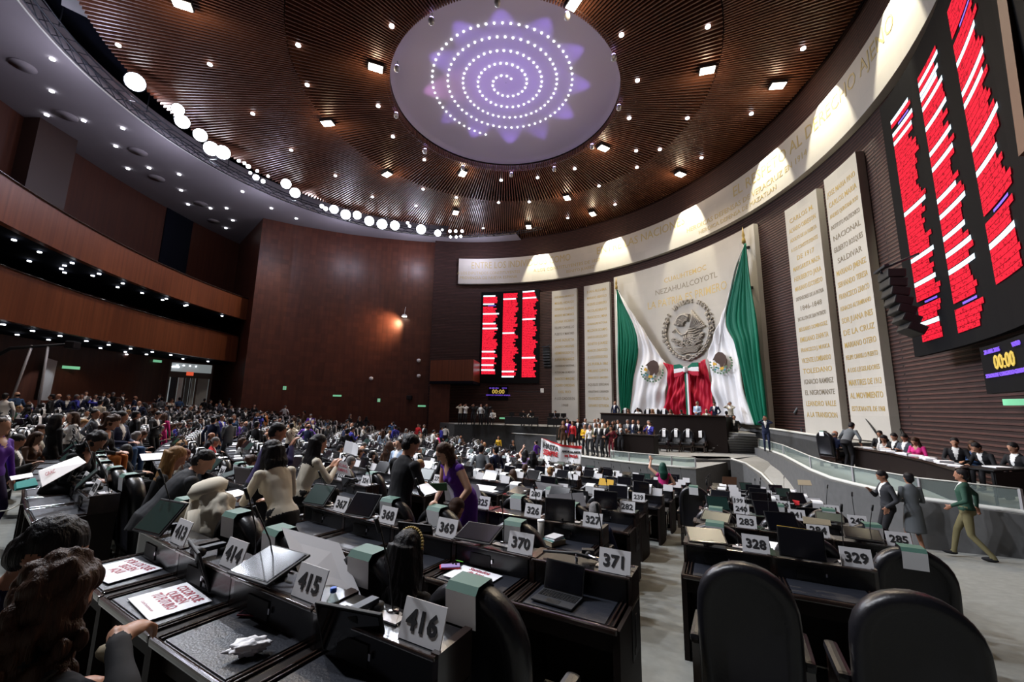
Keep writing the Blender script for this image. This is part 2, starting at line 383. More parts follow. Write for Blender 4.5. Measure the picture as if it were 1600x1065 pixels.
# violet projectors hanging from the rim of the dome
proj_px=[(674,33),(777,4),(886,25),(959,90),(967,168),(925,229),(866,264),(799,273),(723,262),(664,236),(619,180),(620,107)]
side=['far right','near']
for k,(px,py) in enumerate(proj_px):
    P=at_z(px,py,ZC-.35); d=(Vector((P.x,P.y))-OC); 
    o=empty('dome_projector',(P.x,P.y,P.z)); b=MB(); b.lathe([(.03,-.17),(.12,-.13),(.14,0),(.12,.1),(.04,.14)],'silver',12); b.build('housing',o)
    b=MB(); b.tube([(0,0,.12),(.02,.02,.3),(0,0,.42)],.015,'black_plastic',6); b.build('hanger',o)
    b=MB(); b.lathe([(.09,.125),(.09,.16)],'lamp_violet',12); b.build('lens',o)
    tag(o,'small metal projector throwing violet light, hung on the rim of the ceiling dome','projector','violet projectors around the dome')
    if k%1==0:
        tg=OC+d*-.05
        lamp('dome_wash','SPOT',(OC.x+d.x*.97,OC.y+d.y*.97,ZC+.02),330,(.33,.2,1) if k not in (10,) else (.75,.3,.8),(tg.x+d.x*.35,tg.y+d.y*.35,ZC+1.35),.05,44,.6)
lamp('dome_fill','AREA',(OC.x,OC.y,ZC-.6),42,(.8,.74,1),(OC.x,OC.y,ZC+2),8)
# ceiling floods (square) and small downlights
fl=MB(); fl.box((0,0,0),(.75,.5,.16),'metal_dark'); flm=fl.mesh('flood_body'); fg=MB(); fg.box((0,0,-.09),(.66,.42,.03),'lamp_warm'); fgm=fg.mesh('flood_glass')
floods=[(285,5),(587,104),(512,191),(605,271),(723,270),(712,331),(826,353),(886,308),(926,333),(943,230),(1105,108),(1215,132),(1063,271),(897,2)]
for k,(px,py) in enumerate(floods):
    P=at_z(px,py,ZC-.12); d=Vector((P.x,P.y))-OC
    o=empty('ceiling_flood',P,-math.atan2(d.x,d.y)+math.pi/2)
    for nm,me in (('housing',flm),('lens',fgm)):
        c=bpy.data.objects.new(nm,me); COL.objects.link(c); c.parent=o
    mid=WC+Vector((5,0))
    tag(o,'square warm white floodlight under the slatted timber ceiling','floodlight','warm floods under the slatted ceiling')
    if k%2==0: lamp('flood_light','SPOT',(P.x,P.y,ZC-.4),2600,WARM,(P.x*.6+1,P.y*.7,0),.3,100,.8)
    lamp('slat_fill','POINT',(P.x,P.y,ZC-.55),70,(1,.75,.5),None,.2)  # added point lamp without a fixture, brightens the slats around each flood
dm=MB(); dm.disc((0,0,0),(0,0,-1),.11,'lamp_small',12,.05); dmm=dm.mesh('downlight')
small=[(185,70),(328,100),(466,70),(612,40),(480,132),(395,177),(591,165),(614,213),(663,236),(455,234),(524,274),(582,307),(650,321),(663,249),(661,295),(713,308),(779,316),(827,315),(783,281),(840,277),(898,263),(755,356),(887,340),(961,319),(936,290),(995,261),(994,235),(996,125),(983,184),(971,54),(1106,41),(1255,75),(1174,177),(1074,184),(1031,233),(1096,246)]
for px,py in small:
    P=at_z(px,py,ZC-.05); o=bpy.data.objects.new('downlight',dmm); COL.objects.link(o); o.location=P
    tag(o,'small round white downlight between the ceiling slats','ceiling light','small downlights in the slatted ceiling')
soff=[(82,92),(81,142),(73,179),(131,188),(192,200),(181,228),(200,263),(233,262),(280,272),(283,297),(294,319),(329,325),(354,325),(364,344),(353,356),(334,367),(315,377),(379,299),(424,325),(463,341)]
for px,py in soff:
    P=at_z(px,py,ZC-.04); o=bpy.data.objects.new('downlight',dmm); COL.objects.link(o); o.location=P
    tag(o,'small round white downlight in the grey soffit above the balconies','ceiling light','small downlights in the grey soffit')
vm=MB(); vm.lathe([(.5,0),(.5,.06),(.42,.08),(.3,.03)],'soffit',20); vmm=vm.mesh('ceiling_vent')
for px,py in [(36,104),(104,182),(216,238),(245,279),(314,319),(334,346)]:
    P=at_z(px,py,ZC-.07); o=bpy.data.objects.new('ceiling_vent',vmm); COL.objects.link(o); o.location=P
    tag(o,'round grey air vent in the grey soffit above the balconies','vent','round vents in the soffit')
# lighting truss along the soffit edge
mb=MB()
NT=70
def tp(i,dr,z):
    a=R_(-168+i*(198)/NT); return (TRUSS[0][0]+(16.7+dr)*math.sin(a),TRUSS[0][1]+(16.7+dr)*math.cos(a),z)
for dr,z in ((-.22,ZC-.2),(.22,ZC-.2),(-.22,ZC+.3),(.22,ZC+.3)): mb.tube([tp(i,dr,z) for i in range(NT+1)],.035,'metal_dark',6)
for i in range(NT):
    mb.tube([tp(i,-.22,ZC-.2),tp(i+1,-.22,ZC+.3)],.022,'metal_dark',5); mb.tube([tp(i,.22,ZC+.3),tp(i+1,.22,ZC-.2)],.022,'metal_dark',5); mb.tube([tp(i,-.22,ZC-.2),tp(i,.22,ZC-.2)],.022,'metal_dark',5)
    if i%7==0: mb.tube([tp(i,0,ZC+.3),tp(i,0,ZC+2.4)],.03,'metal_dark',5)
tag(mb.build('lighting_truss'),'long curved metal truss carrying the bright floodlights along the soffit edge','truss')
tl=[(211,128,.42),(278,171,.3),(285,190,.36),(313,211,.36),(330,232,.42),(348,238,.42),(447,287,.34),(461,301,.36),(522,327,.34),(540,335,.4),(558,336,.34),(577,345,.4),(597,350,.44),(617,352,.4),(658,358,.42),(684,364,.3),(503,322,.16),(509,326,.16),(373,251,.1),(382,255,.1),(388,260,.14),(391,270,.1),(400,277,.2),(402,267,.1),(411,283,.14),(419,275,.09),(637,348,.12),(640,353,.12),(691,359,.1),(703,361,.13),(712,361,.13),(722,361,.13),(704,370,.12),(713,370,.12),(720,369,.12)]
hd=MB(); hd.lathe([(.62,-.55),(.9,-.3),(1.12,0),(1.12,.08)],'metal_dark',16); hdm=hd.mesh('lamp_housing')
gl=MB(); gl.lathe([(1.02,.06),(1.0,.14),(.6,.22),(.02,.26)],'lamp_cool',16); glm=gl.mesh('lamp_glass')
for px,py,r in tl:
    P=at_z(px,py,ZC-.55); o=empty('truss_lamp',P); d=(Vector((1,3,3))-P); o.rotation_euler=d.to_track_quat('Z','Y').to_euler(); o.scale=(r,r,r)
    for nm,me in (('housing',hdm),('lens',glm)):
        c=bpy.data.objects.new(nm,me); COL.objects.link(c); c.parent=o
    if r>.25: tag(o,'large glaring white floodlight on the curved truss','floodlight','large floods on the truss')
    else: tag(o,'small bright white spotlight in a bank on the curved truss','spotlight','small spots on the truss')
P=at_cyl(119,8,*TRUSS[0],16.2); mb=MB(); mb.box((0,0,0),(.9,.12,.6),'silver'); mb.tube([(0,0,.3),(0,0,.9)],.03,'metal_dark'); o=mb.build('flood_panel',loc=P); o.rotation_euler=(.5,0,.8)
tag(o,'unlit pale square lamp panel hanging at the upper left end of the truss','lamp')
# balconies
for nm,R,z0,z1 in (('wall_balcony_upper',41.1,11.3,13.25),('wall_balcony_lower',42.3,7.45,9.9)):
    a0,a1=30,(97.9 if nm.endswith('upper') else 98.8)
    o=wall(nm,arcS(a0,a1,R,50),z0,z1,.35,'wood_front'); struct(o)
    q=MB(); q.tube([(*S(a0+(a1-a0)*i/50,R-.03).xy,z1+.03) for i in range(51)],.05,'edge_wood',6); struct(q.build('trim_'+nm[-5:]))
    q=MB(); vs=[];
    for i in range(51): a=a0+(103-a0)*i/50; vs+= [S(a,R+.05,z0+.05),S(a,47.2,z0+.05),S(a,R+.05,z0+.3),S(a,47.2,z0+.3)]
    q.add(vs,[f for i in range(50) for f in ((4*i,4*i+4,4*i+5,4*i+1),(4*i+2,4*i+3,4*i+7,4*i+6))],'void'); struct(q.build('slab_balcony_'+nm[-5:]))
lowpx=[(5,506),(51,516),(27,522),(94,524),(76,530),(16,528),(12,534),(73,541),(118,537),(110,542),(135,532),(157,543),(170,538),(153,548),(204,544),(196,549),(198,553),(229,553),(238,549),(267,554),(286,560),(325,564)]
uppx=[(22,374),(62,393),(46,407),(101,414),(96,419),(101,425),(113,410),(155,427),(145,430),(192,442),(184,448),(222,457),(260,466),(254,468),(289,477),(292,476),(347,493)]
for L,z in ((lowpx,7.42),(uppx,11.27)):
    for px,py in L:
        d=ray(px,py)
        if d.z<=0: continue
        P=at_z(px,py,z)
        if (P.xy-C0).length>47: continue
        o=bpy.data.objects.new('downlight',dmm); COL.objects.link(o); o.location=P; o.scale=(.8,.8,1)
        w='lower' if z<9 else 'upper'
        tag(o,'small round white downlight under the %s balcony'%w,'ceiling light','downlights under the %s balcony'%w)
for a in (50,62,74,86): 
    lamp('balcony_light','SPOT',S(a,45,7.2),90,WARM,S(a,46.5,1),.1,100,.7); lamp('balcony_light','SPOT',S(a,44.5,11),50,WARM,S(a,46.5,7),.1,100,.7)
for a in (44,54,64,74,84,94): lamp('soffit_light','SPOT',S(a,34.5,ZC-.3),1500,(1,.86,.72),S(a,42,8),.2,62,.8)
# rear low barrier
b=wall('wall_barrier',arcS(34,92,42.4,40),.3,floor_z(42.4)+1.05,.2,'wood_wall'); struct(b)
# ground floor door in the rear wall
da0,da1=87.6,92.4
g=struct(empty('door_1')); 
pl=[at_cyl(262,640,C0.x,C0.y,46.8),at_cyl(325,640,C0.x,C0.y,46.8)]
A=Vector((at_y(262,600,35.2).x,35.2)); B=Vector((at_y(326,600,37.5).x,37.5)); dv=(B-A); L=dv.length; u=dv/L; nrm=Vector((u.y,-u.x)); zt=EYE+3.35; zb=EYE-1
T=Matrix(((u.x,-nrm.x,0,A.x+nrm.x*.3),(u.y,-nrm.y,0,A.y+nrm.y*.3),(0,0,1,0),(0,0,0,1)))
q=MB(); q.box((L/2,.05,(zt+zb)/2),(L,.05,zt-zb),'hall_glow',T); q.build('lit_corridor',g)
q=MB(); hz=EYE+2.35
for x0,x1,z0,z1 in ((-.12,0,zb,zt+.1),(L,L+.12,zb,zt+.1),(-.1,L+.1,hz-.25,hz+.25),(-.1,L+.1,zt,zt+.12),(L*.17,L*.2,zb,hz),(L*.33,L*.38,zb,hz),(L*.5,L*.53,zb,hz),(L*.63,L*.68,zb,hz),(L*.97,L,zb,hz)): q.box(((x0+x1)/2,-.02,(z0+z1)/2),(x1-x0,.08,z1-z0),'brown_panel',T)
q.build('frame',g)
q=MB(); q.box((L*.1,-.0,EYE+1),(L*.14,.04,2.7),'metal_dark',T); q.box((L*.27,0,EYE+1),(L*.11,.04,2.7),'silver',T); q.box((L*.44,0,EYE+1),(L*.1,.04,2.7),'stage_grey',T); q.box((L*.58,0,EYE+1),(L*.08,.04,2.7),'stage_top',T);q.box((L*.82,0,EYE+1),(L*.28,.04,2.7),'stage_top',T); q.build('door_leaf',g)
q=MB(); q.box((L*.46,-.08,hz+.12),(.5,.06,.32),'exit_red',T); tag(q.build('exit_sign'),'small red lit sign above the glass door under the lower balcony','sign')
q=MB()
for k in range(2): q.box((L*.1,-.03,zt-.35-.45*k),(L*.18,.04,.06),'lamp_small',T)
for k in range(4): q.box((L*(.14+.15*k),-.03,zt-.2),(.08,.04,.06),'lamp_small',T)
q.build('corridor_lights',g)
# white panel behind the camera crew, far left
P1=at_cyl(72,562,C0.x,C0.y,46.6); P2=at_cyl(88,562,C0.x,C0.y,46.6)
q=MB(); v=(P2-P1); q.add([(P1.x,P1.y,1.5),(P2.x,P2.y,1.5),(P2.x+.1,P2.y,EYE+2.55),(P1.x,P1.y,EYE+2.7)],[(0,1,2,3)],'silver'); q.add([(P1.x-.05,P1.y,1.5),(P2.x-.05,P2.y,1.5),(P2.x+.05,P2.y,EYE+2.55),(P1.x-.05,P1.y,EYE+2.7)],[(0,1,2,3)],'silver'); struct(q.build('door_2'))
lamp('corridor_lamp','SPOT',(P1.x+2,P1.y-.5,7),250,(.8,.9,1),(P1.x,P1.y,4.5),.1,40,.5)
# little side balcony at the junction with the brick wall
A=at_y(673,560,38.6); B=at_y(740,566,37.2)
bx=[(A.x,A.y),(B.x,B.y),(B.x+.6,B.y+5),(A.x,A.y+5)]
o=wall('wall_side_balcony',bx,EYE+2.35,EYE+4.3,.25,'wood_front'); struct(o)
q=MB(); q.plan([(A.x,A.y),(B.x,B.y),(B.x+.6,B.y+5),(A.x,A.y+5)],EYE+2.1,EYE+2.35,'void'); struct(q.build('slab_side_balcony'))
o=wall('wall_side_return',[(A.x,A.y+.3),(A.x+1.9,A.y+.3)],0,EYE+2.1,.3,'wood_wall'); struct(o)
# stone frieze, steles and central slab
struct(wall('trim_frieze',arcW(-1.9,150,20.07,90),16.08,18.75,.36,'stone'))
def stele(name,a0,a1,z0,z1,R,th,label):
    o=wall(name,arcW(a0,a1,R,8 if a1-a0<20 else 24),z0,z1,th,'stone'); tag(o,label,'stone slab'); return o
SP=[('stele',25.7,32.9,2.6,14.85,'first pale stone slab right of the far voting board'),('stele',35.0,42.2,2.6,14.9,'second pale stone slab, just left of the draped flags'),
    ('stele',86.6,93.4,2.6,14.8,'pale stone slab with gold names, first right of the flag wall'),('stele',95.1,101.6,2.6,14.9,'pale stone slab beside the large near voting board')]
steles=[stele(n_,a0,a1,z0,z1,20.07,.33,lb) for n_,a0,a1,z0,z1,lb in SP]
slab=stele('flag_wall_slab',43.5,79.6,2.4,15.2,20.07,.33,'broad curved stone slab with carved seal behind the draped flags')
def wtext(mb,body,size,ang,R,z,mt,ext=.02,shear=0,xs=1,bold=0):
    vs,fs=text_geo(body,size,ext,'CENTER',bold)
    mb.add([W(ang+math.degrees(v[0]*xs/R),R+v[1],z+v[2]) for v in vs],fs,mt)
def inscr(parent,lines,ang,R,name='inscription',fit=1.95):
    mb=MB()
    for body,size,z,mt in lines:
        w_=max(v[0] for v in text_geo(body,size,.004,'CENTER',.002)[0])*2
        wtext(mb,body,size,ang,R-.004,z,mt,.004,0,min(1,fit/w_),.002)
    return mb.build(name,parent)
fr=[o for o in bpy.data.objects if o.name=='trim_frieze'][0]
mb=MB()
for t,a in (('ENTRE LOS INDIVIDUOS COMO',16.5),('ENTRE LAS NACIONES',51),('EL RESPETO AL DERECHO AJENO',93.5),('ES LA PAZ',128)):
    words_=t; 
    wtext(mb,t,1.0,a,20.06,18.0,'gold_pale',.005,0,{'ENTRE LOS INDIVIDUOS COMO':.72,'ENTRE LAS NACIONES':.85,'EL RESPETO AL DERECHO AJENO':.85,'ES LA PAZ':1.0}[t],.0)
wtext(mb,'A LOS DIPUTADOS CONSTITUYENTES',.42,7,20.06,17.2,'gold_pale',.005,0,.9); wtext(mb,'PROVINCIA DE NUEVA ESPANA',.42,7,20.06,16.7,'gold_pale',.005)
wtext(mb,'A LOS CONSTITUYENTES DE 1857',.45,30,20.06,17.15,'gold_pale',.005); wtext(mb,'BENITO JUAREZ',.4,34,20.06,16.6,'gold_pale',.005)
wtext(mb,'HEROICAS DEFENSAS DE VERACRUZ EN 1914',.5,78,20.06,17.05,'gold_pale',.005); wtext(mb,'HEROICA DEFENSA DE MAZATLAN',.42,76,20.06,16.5,'gold_pale',.005)
mb.build('inscription',fr)
inscr(slab,[('CUAUHTEMOC',.55,13.75,'gold'),('NEZAHUALCOYOTL',.6,12.95,'gold_dark'),('LA PATRIA ES PRIMERO',.85,12.0,'gold')],62.5,20.07,fit=7.0)
def names_for(lst,z0,z1,size):
    n_=len(lst); return [(t,size if len(t)<18 else size*.8,z1-(z1-z0)*i/(n_-1),m_) for i,(t,m_) in enumerate(lst)]
G='gold'; K='gold_dark'
inscr(steles[0],names_for([('JOSE MARIA MORELOS',G),('MIGUEL HIDALGO',G),('IGNACIO ALLENDE',G),('MARIANO MATAMOROS',G),('LEONA VICARIO',G),('FELIPE CARRILLO',K),('PUERTO Y MARTIRES',K),('JOSE AZUETA',G),('LAZARO CARDENAS',G),('HERMENEGILDO G.',G),('JUAN ALVAREZ',G),('UNIVERSIDAD NACIONAL',K),('AUTONOMA DE MEXICO',K),('FRANCISCO MARQUEZ',G),('LAZARO CARDENAS',G),('DEL RIO',G),('A LOS CAIDOS EN',K),('1968',K)],4,14.2,.34),29.3,20.07)
inscr(steles[1],names_for([('JUAN ALDAMA',G),('MARIANO ABASOLO',G),('VICENTE GUERRERO',G),('NICOLAS BRAVO',G),('FRANCISCO J. MINA',G),('GUADALUPE VICTORIA',G),('MELCHOR OCAMPO',G),('SANTOS DEGOLLADO',G),('BENITO JUAREZ',G),('IGNACIO ZARAGOZA',G),('A LOS DEFENSORES',G),('DE PUEBLA 1862',G),('EMILIANO ZAPATA',G),('FRANCISCO I. MADERO',G),('AQUILES SERDAN',K),('VENUSTIANO CARRANZA',K),('FRANCISCO VILLA',G),('GENARO ESTRADA',G)],4,14.3,.34),38.6,20.07)
inscr(steles[2],names_for([('CARLOS M.',G),('ALVARO OBREGON',G),('ADOLFO DE LA HUERTA',G),('A LOS CONSTITUYENTES',G),('DE 1917',G),('MARGARITA MAZA',G),('HERIBERTO JARA',G),('MARIANO ESCOBEDO',G),('DEFENSORES DE LA PATRIA',K),('1846-1848',K),('BATALLON DE SAN PATRICIO',K),('BELISARIO DOMINGUEZ',G),('EMILIANO ZAPATA',G),('FRANCISCO J. MUGICA',G),('VICENTE LOMBARDO',G),('TOLEDANO',G),('IGNACIO RAMIREZ',K),('EL NIGROMANTE',K),('LEANDRO VALLE',G),('A LA TRANSICION',G)],3.6,14,.36),90,20.07)
inscr(steles[3],names_for([('JOSE MARIA PINO',G),('CARLOS MARIA',G),('ANDRES QUINTANA ROO',G),('INSTITUTO POLITECNICO',K),('NACIONAL',K),('GILBERTO BOSQUES',K),('SALDIVAR',K),('MARIANO JIMENEZ',G),('SERVANDO TERESA',G),('FRANCISCO ZARCO',G),('IGNACIO ALTAMIRANO',G),('SOR JUANA INES',G),('DE LA CRUZ',G),('MARIANO OTERO',G),('FELIPE CARRILLO PUERTO',G),('A LOS LEGISLADORES',G),('MARTIRES DE 1913',G),('AL MOVIMIENTO',G),('ESTUDIANTIL DE 1968',G)],3.9,14,.36),98.3,20.07)
# carved seal on the slab
SA,SZ,SR=62.6,EYE+5.75,2.35
def sw_pt(x,z,dr=0): return W(SA+math.degrees(x/20.0),20.0-dr,SZ+z)
mb=MB()
txt='ESTADOS UNIDOS MEXICANOS'
for i,ch in enumerate(txt):
    a=R_(192-(204)*i/(len(txt)-1)) ; 
    if ch==' ': continue
    vs,fs=text_geo(ch,.42,.04,'CENTER',.012); ca,sa=math.cos(a-math.pi/2),math.sin(a-math.pi/2)
    mb.add([sw_pt(2.1*math.cos(a)+v[0]*ca-v[2]*sa,2.2*math.sin(a)+v[0]*sa+v[2]*ca,.02-v[1]) for v in vs],fs,'stone_relief')
def rel_tube(pts,r,dr=.05): 
    mb.tube([sw_pt(x,z,dr) for x,z in pts],r*1.35,'stone_relief',6)
def arc2(cx,cz,rx,rz,a0,a1,n=10): return [(cx+rx*math.cos(R_(a0+(a1-a0)*i/n)),cz+rz*math.sin(R_(a0+(a1-a0)*i/n))) for i in range(n+1)]
# wings, feathers, neck, head, tail, cactus, rocks, snake, wreath
for k in range(9): rel_tube([(.25+.1*k,.2-.02*k),(.55+.12*k,.95-.1*k),(.5+.13*k,1.45-.17*k)],.045)
for k in range(7): rel_tube([(.1,.1-.13*k),(.6,.15-.19*k),(1.25-.05*k,.35-.22*k)],.04)
for k in range(6): rel_tube(arc2(-.1,.35,.3+.09*k,.45+.1*k,60,170,6),.035)
rel_tube(arc2(-.35,.75,.55,.5,200,20,12),.07); rel_tube(arc2(-.75,.75,.22,.2,0,300,10),.06); rel_tube([(-.95,.8),(-1.12,.7),(-1.0,.62)],.05)
rel_tube([(-1.3,.1),(-1.0,.3),(-.8,0),(-.5,-.25),(-.1,-.2),(.1,0)],.05)
for k in range(5): rel_tube([(-.3+.18*k,-.3),(-.35+.22*k,-.75)],.045)
for cx,cz,r in [(-.9,-.75,.24),(-.5,-.95,.2),(0,-.85,.26),(.5,-.95,.22),(.95,-.75,.22),(-1.25,-.5,.16),(1.2,-.45,.17),(-.2,-.55,.14),(.3,-.6,.15)]: rel_tube(arc2(cx,cz,r,r*.8,0,330,10),.035); rel_tube(arc2(cx,cz,r*.4,r*.35,0,330,7),.04)
for k in range(5): rel_tube([(-1.2+.1*k,-1.15-.1*k),(-.6,-1.22-.1*k),(0,-1.15-.1*k),(.6,-1.22-.1*k),(1.2-.1*k,-1.15-.1*k)],.03)
for k in range(12):
    for s_ in (-1,1):
        a=R_(-90+s_*(8+9.5*k)); x,z=1.95*math.cos(a),2.0*math.sin(a); t=a+s_*math.pi/2
        for q_ in (-.5,.5): rel_tube([(x,z),(x+.17*math.cos(t+q_),z+.17*math.sin(t+q_)),(x+.3*math.cos(t+q_*.4),z+.3*math.sin(t+q_*.4))],.05)
rel_tube(arc2(0,-1.95,.25,.2,0,350,10),.05)
mb.build('seal_relief',slab)
# flagpoles
def flagpole(px,py,pb,lab):
    T_=at_cyl(px,py,WC.x,WC.y,19.72); Bt=at_cyl(pb[0],pb[1],WC.x,WC.y,19.72); g=empty('flagpole',(T_.x,T_.y,Bt.z))
    q=MB(); q.tube([(0,0,0),(0,0,T_.z-Bt.z)],.05,'silver',8); q.build('pole',g)
    q=MB(); q.lathe([(.05,0),(.12,.05),(.1,.3),(.06,.4),(.1,.5),(.05,.75),(.01,1.1)],'gold',10,c=(0,0,T_.z-Bt.z-.1)); q.build('finial',g)
    q=MB(); n_=(Vector((T_.x,T_.y))-WC).normalized()
    for k in range(4): z=(T_.z-Bt.z)*(.97-.24*k); q.tube([(0,0,z),(n_.x*.33,n_.y*.33,z)],.035,'black_plastic',6); q.box((n_.x*.3,n_.y*.3,z),(.16,.16,.16),'black_plastic')
    q.build('bracket',g); tag(g,lab,'flagpole'); return g
flagpole(1162,378,(1180,655),'tall flagpole with gold tip holding the right draped flag'); flagpole(963,450,(968,650),'tall flagpole with gold tip holding the left draped flag')
# draped flags: boundary curves traced in wall coordinates, folds are real relief
def wc(px,py,R=19.35):
    P=at_cyl(px,py,WC.x,WC.y,R); return (math.atan2(P.x-WC.x,P.y-WC.y),P.z)
def resample(pts,n):
    pts=[Vector(p) for p in pts]; d=[0]
    for a,b in zip(pts,pts[1:]): d.append(d[-1]+(b-a).length)
    out=[]
    for i in range(n+1):
        t=d[-1]*i/n; k=0
        while k<len(d)-2 and d[k+1]<t: k+=1
        f=(t-d[k])/(d[k+1]-d[k]+1e-9); out.append(pts[k].lerp(pts[k+1],min(1,f)))
    return out
def smooth_line(pts,n):
    # Catmull-Rom then resample
    P=[Vector(p) for p in pts]; P=[P[0]*2-P[1]]+P+[P[-1]*2-P[-2]]; out=[]
    for i in range(1,len(P)-2):
        for j in range(6):
            t=j/6; out.append(.5*((2*P[i])+(P[i+1]-P[i-1])*t+(2*P[i-1]-5*P[i]+4*P[i+1]-P[i+2])*t*t+(3*P[i]-P[i-1]-3*P[i+1]+P[i+2])*t**3))
    out.append(P[-2]); return resample(out,n)
NV=70
def flag(curves,bands,label,sgn,foldn):
    L=[[Vector(wc(*p)) for p in smooth_line(c,NV)] for c in curves]
    g=empty('draped_flag',(0,0,0)); 
    for bi,(mt,nm,nu,fn) in enumerate(bands):
        mb=MB(); A,B=L[bi],L[bi+1]; vs=[]
        for j in range(NV+1):
            v=j/NV
            for i in range(nu+1):
                t=i/nu; p=A[j].lerp(B[j],t); u=bi+t
                amp=.02+.22*min(1,v*1.6)*(1 if bi<1 else .85)
                ph=fn*t*2*math.pi+bi*1.7+v*(2.5 if bi else .6)*sgn
                sag=math.sin(v*math.pi*(3.2+bi)+t*3.2)*(.10 if bi else .03)
                r=19.45-amp*(.5+.5*math.sin(ph))*1.0-sag*math.sin(ph*.5+v*7)-.12*math.sin(v*9+t*4)*(.6 if bi else .1)-.05*math.sin(ph*2.3+1)
                vs.append((WC.x+r*math.sin(p.x),WC.y+r*math.cos(p.x),p.y))
        k=nu+1; mb.add(vs,[(j*k+i,j*k+i+1,(j+1)*k+i+1,(j+1)*k+i) for j in range(NV) for i in range(nu)],mt,None,True)
        o=mb.build(nm,g); sd=o.modifiers.new('s','SOLIDIFY'); sd.thickness=.02
    tag(g,label,'flag'); return g
FL=flag([[(963,452),(965,500),(966,560),(968,610),(972,652)],
         [(964,452),(993,513),(997,545),(990,590),(985,625),(982,655)],
         [(1035,566),(1042,578),(1041,605),(1038,630),(1036,658)],
         [(1073,576),(1073,600),(1072,630),(1071,660)]],
        [('green','green_band',40,7),('flag_white','white_band',46,2.2),('flag_red','red_band',36,3)],'left draped green, white and red flag below the carved seal',1,3)
FR=flag([[(1163,380),(1172,440),(1183,510),(1189,570),(1195,620),(1199,664)],
         [(1162,380),(1133,492),(1146,535),(1158,580),(1168,625),(1181,664)],
         [(1101,560),(1107,580),(1112,610),(1117,635),(1121,658)],
         [(1074,576),(1075,600),(1077,630),(1079,660)]],
        [('green','green_band',40,6),('flag_white','white_band',46,2.6),('flag_red','red_band',36,3)],'right draped green, white and red flag hanging from the tall pole',-1,3)
def flag_emblem(par,cx,cy,s_,rot):
    R=19.0
    def pt(x,y): 
        c,s2=math.cos(R_(rot)),math.sin(R_(rot)); a,z=wc(cx+(x*c-y*s2)*s_,cy+(x*s2+y*c)*s_,R); return Vector((WC.x+R*math.sin(a),WC.y+R*math.cos(a),z))
    def poly(mb,pts,mt): 
        n_=len(pts); v=[pt(x,y) for x,y in pts]; out=[(p_-Vector((WC.x,WC.y,p_.z))).normalized()*.03 for p_ in v]
        mb.add(v+[p_+o_ for p_,o_ in zip(v,out)],[tuple(range(n_)),tuple(range(n_,2*n_))[::-1]]+[(i,(i+1)%n_,(i+1)%n_+n_,i+n_) for i in range(n_)],mt)
    mb=MB(); poly(mb,[(-6,-13),(-1,-16),(5,-14),(9,-8),(10,0),(7,7),(4,3),(2,8),(-2,10),(-3,3),(-7,0),(-9,-5)],'eagle_brown'); poly(mb,[(-9,-9),(-6,-13),(-5,-8),(-8,-5),(-12,-5)],'eagle_brown')
    poly(mb,[(-12,-2),(-7,1),(-8,4),(-13,3)],'flag_yellow'); poly(mb,[(-4,9),(2,8),(3,12),(-3,13)],'flag_yellow'); mb.build('eagle_emblem',par)
    mb=MB()
    for k,(x,y) in enumerate([(-9,7),(-6,9),(-2,14),(3,13),(6,9),(-11,10)]): poly(mb,[(x-2,y),(x,y-1.6),(x+2.2,y),(x,y+1.8)],'flag_teal' if k%2 else 'leaf')
    for k in range(15):
        a=R_(-20+k*15.5); x,y=17*math.cos(a),16*math.sin(a)+2
        poly(mb,[(x-1.6,y-.8),(x+.3,y-1.5),(x+1.7,y+.7),(x-.2,y+1.5)],'leaf')
    mb.build('wreath',par)
flag_emblem(FL,1019,578,1.0,12); flag_emblem(FR,1126,565,1.0,-12)
# tricolour ribbon with bow between the flags
g=empty('ribbon_bow',(0,0,0)); a0,zz=wc(1073,577,19.0)
q=MB()
for k,mt in enumerate(('green','flag_white','flag_red')):
    da=(k-1)*.0075
    q.add([W(math.degrees(a0+da+s_*.0037),19.0,z_) for z_ in (zz,EYE-.9) for s_ in (-1,1)],[(0,1,3,2)],mt); q.add([W(math.degrees(a0+da+s_*.0037),19.03,z_) for z_ in (zz,EYE-.9) for s_ in (-1,1)],[(0,1,3,2)],mt)
q.build('ribbon_tail',g)
for s_ in (-1,1):
    q=MB()
    for k,mt in enumerate(('green','flag_white','flag_red')):
        z0=zz+.32-.28*k
        q.prism([(0,.1-.07*k),(.55*1,.42-.28*k),(1.05,.4-.3*k),(1.05,.1-.3*k),(.5,.12-.28*k),(0,.02-.07*k)],-.03,.03,mt,None)
    vs=[W(math.degrees(a0+s_*v.x/19),18.95+v.y,zz+v.z) for v in q.v]; q.v=vs; q.build('bow_loop',g)
q=MB(); q.box(W(math.degrees(a0),18.9,zz),(.3,.3,.4),'flag_white',bev=.08); q.build('knot',g)
tag(g,'green, white and red ribbon bow hanging where the two flags meet','ribbon')
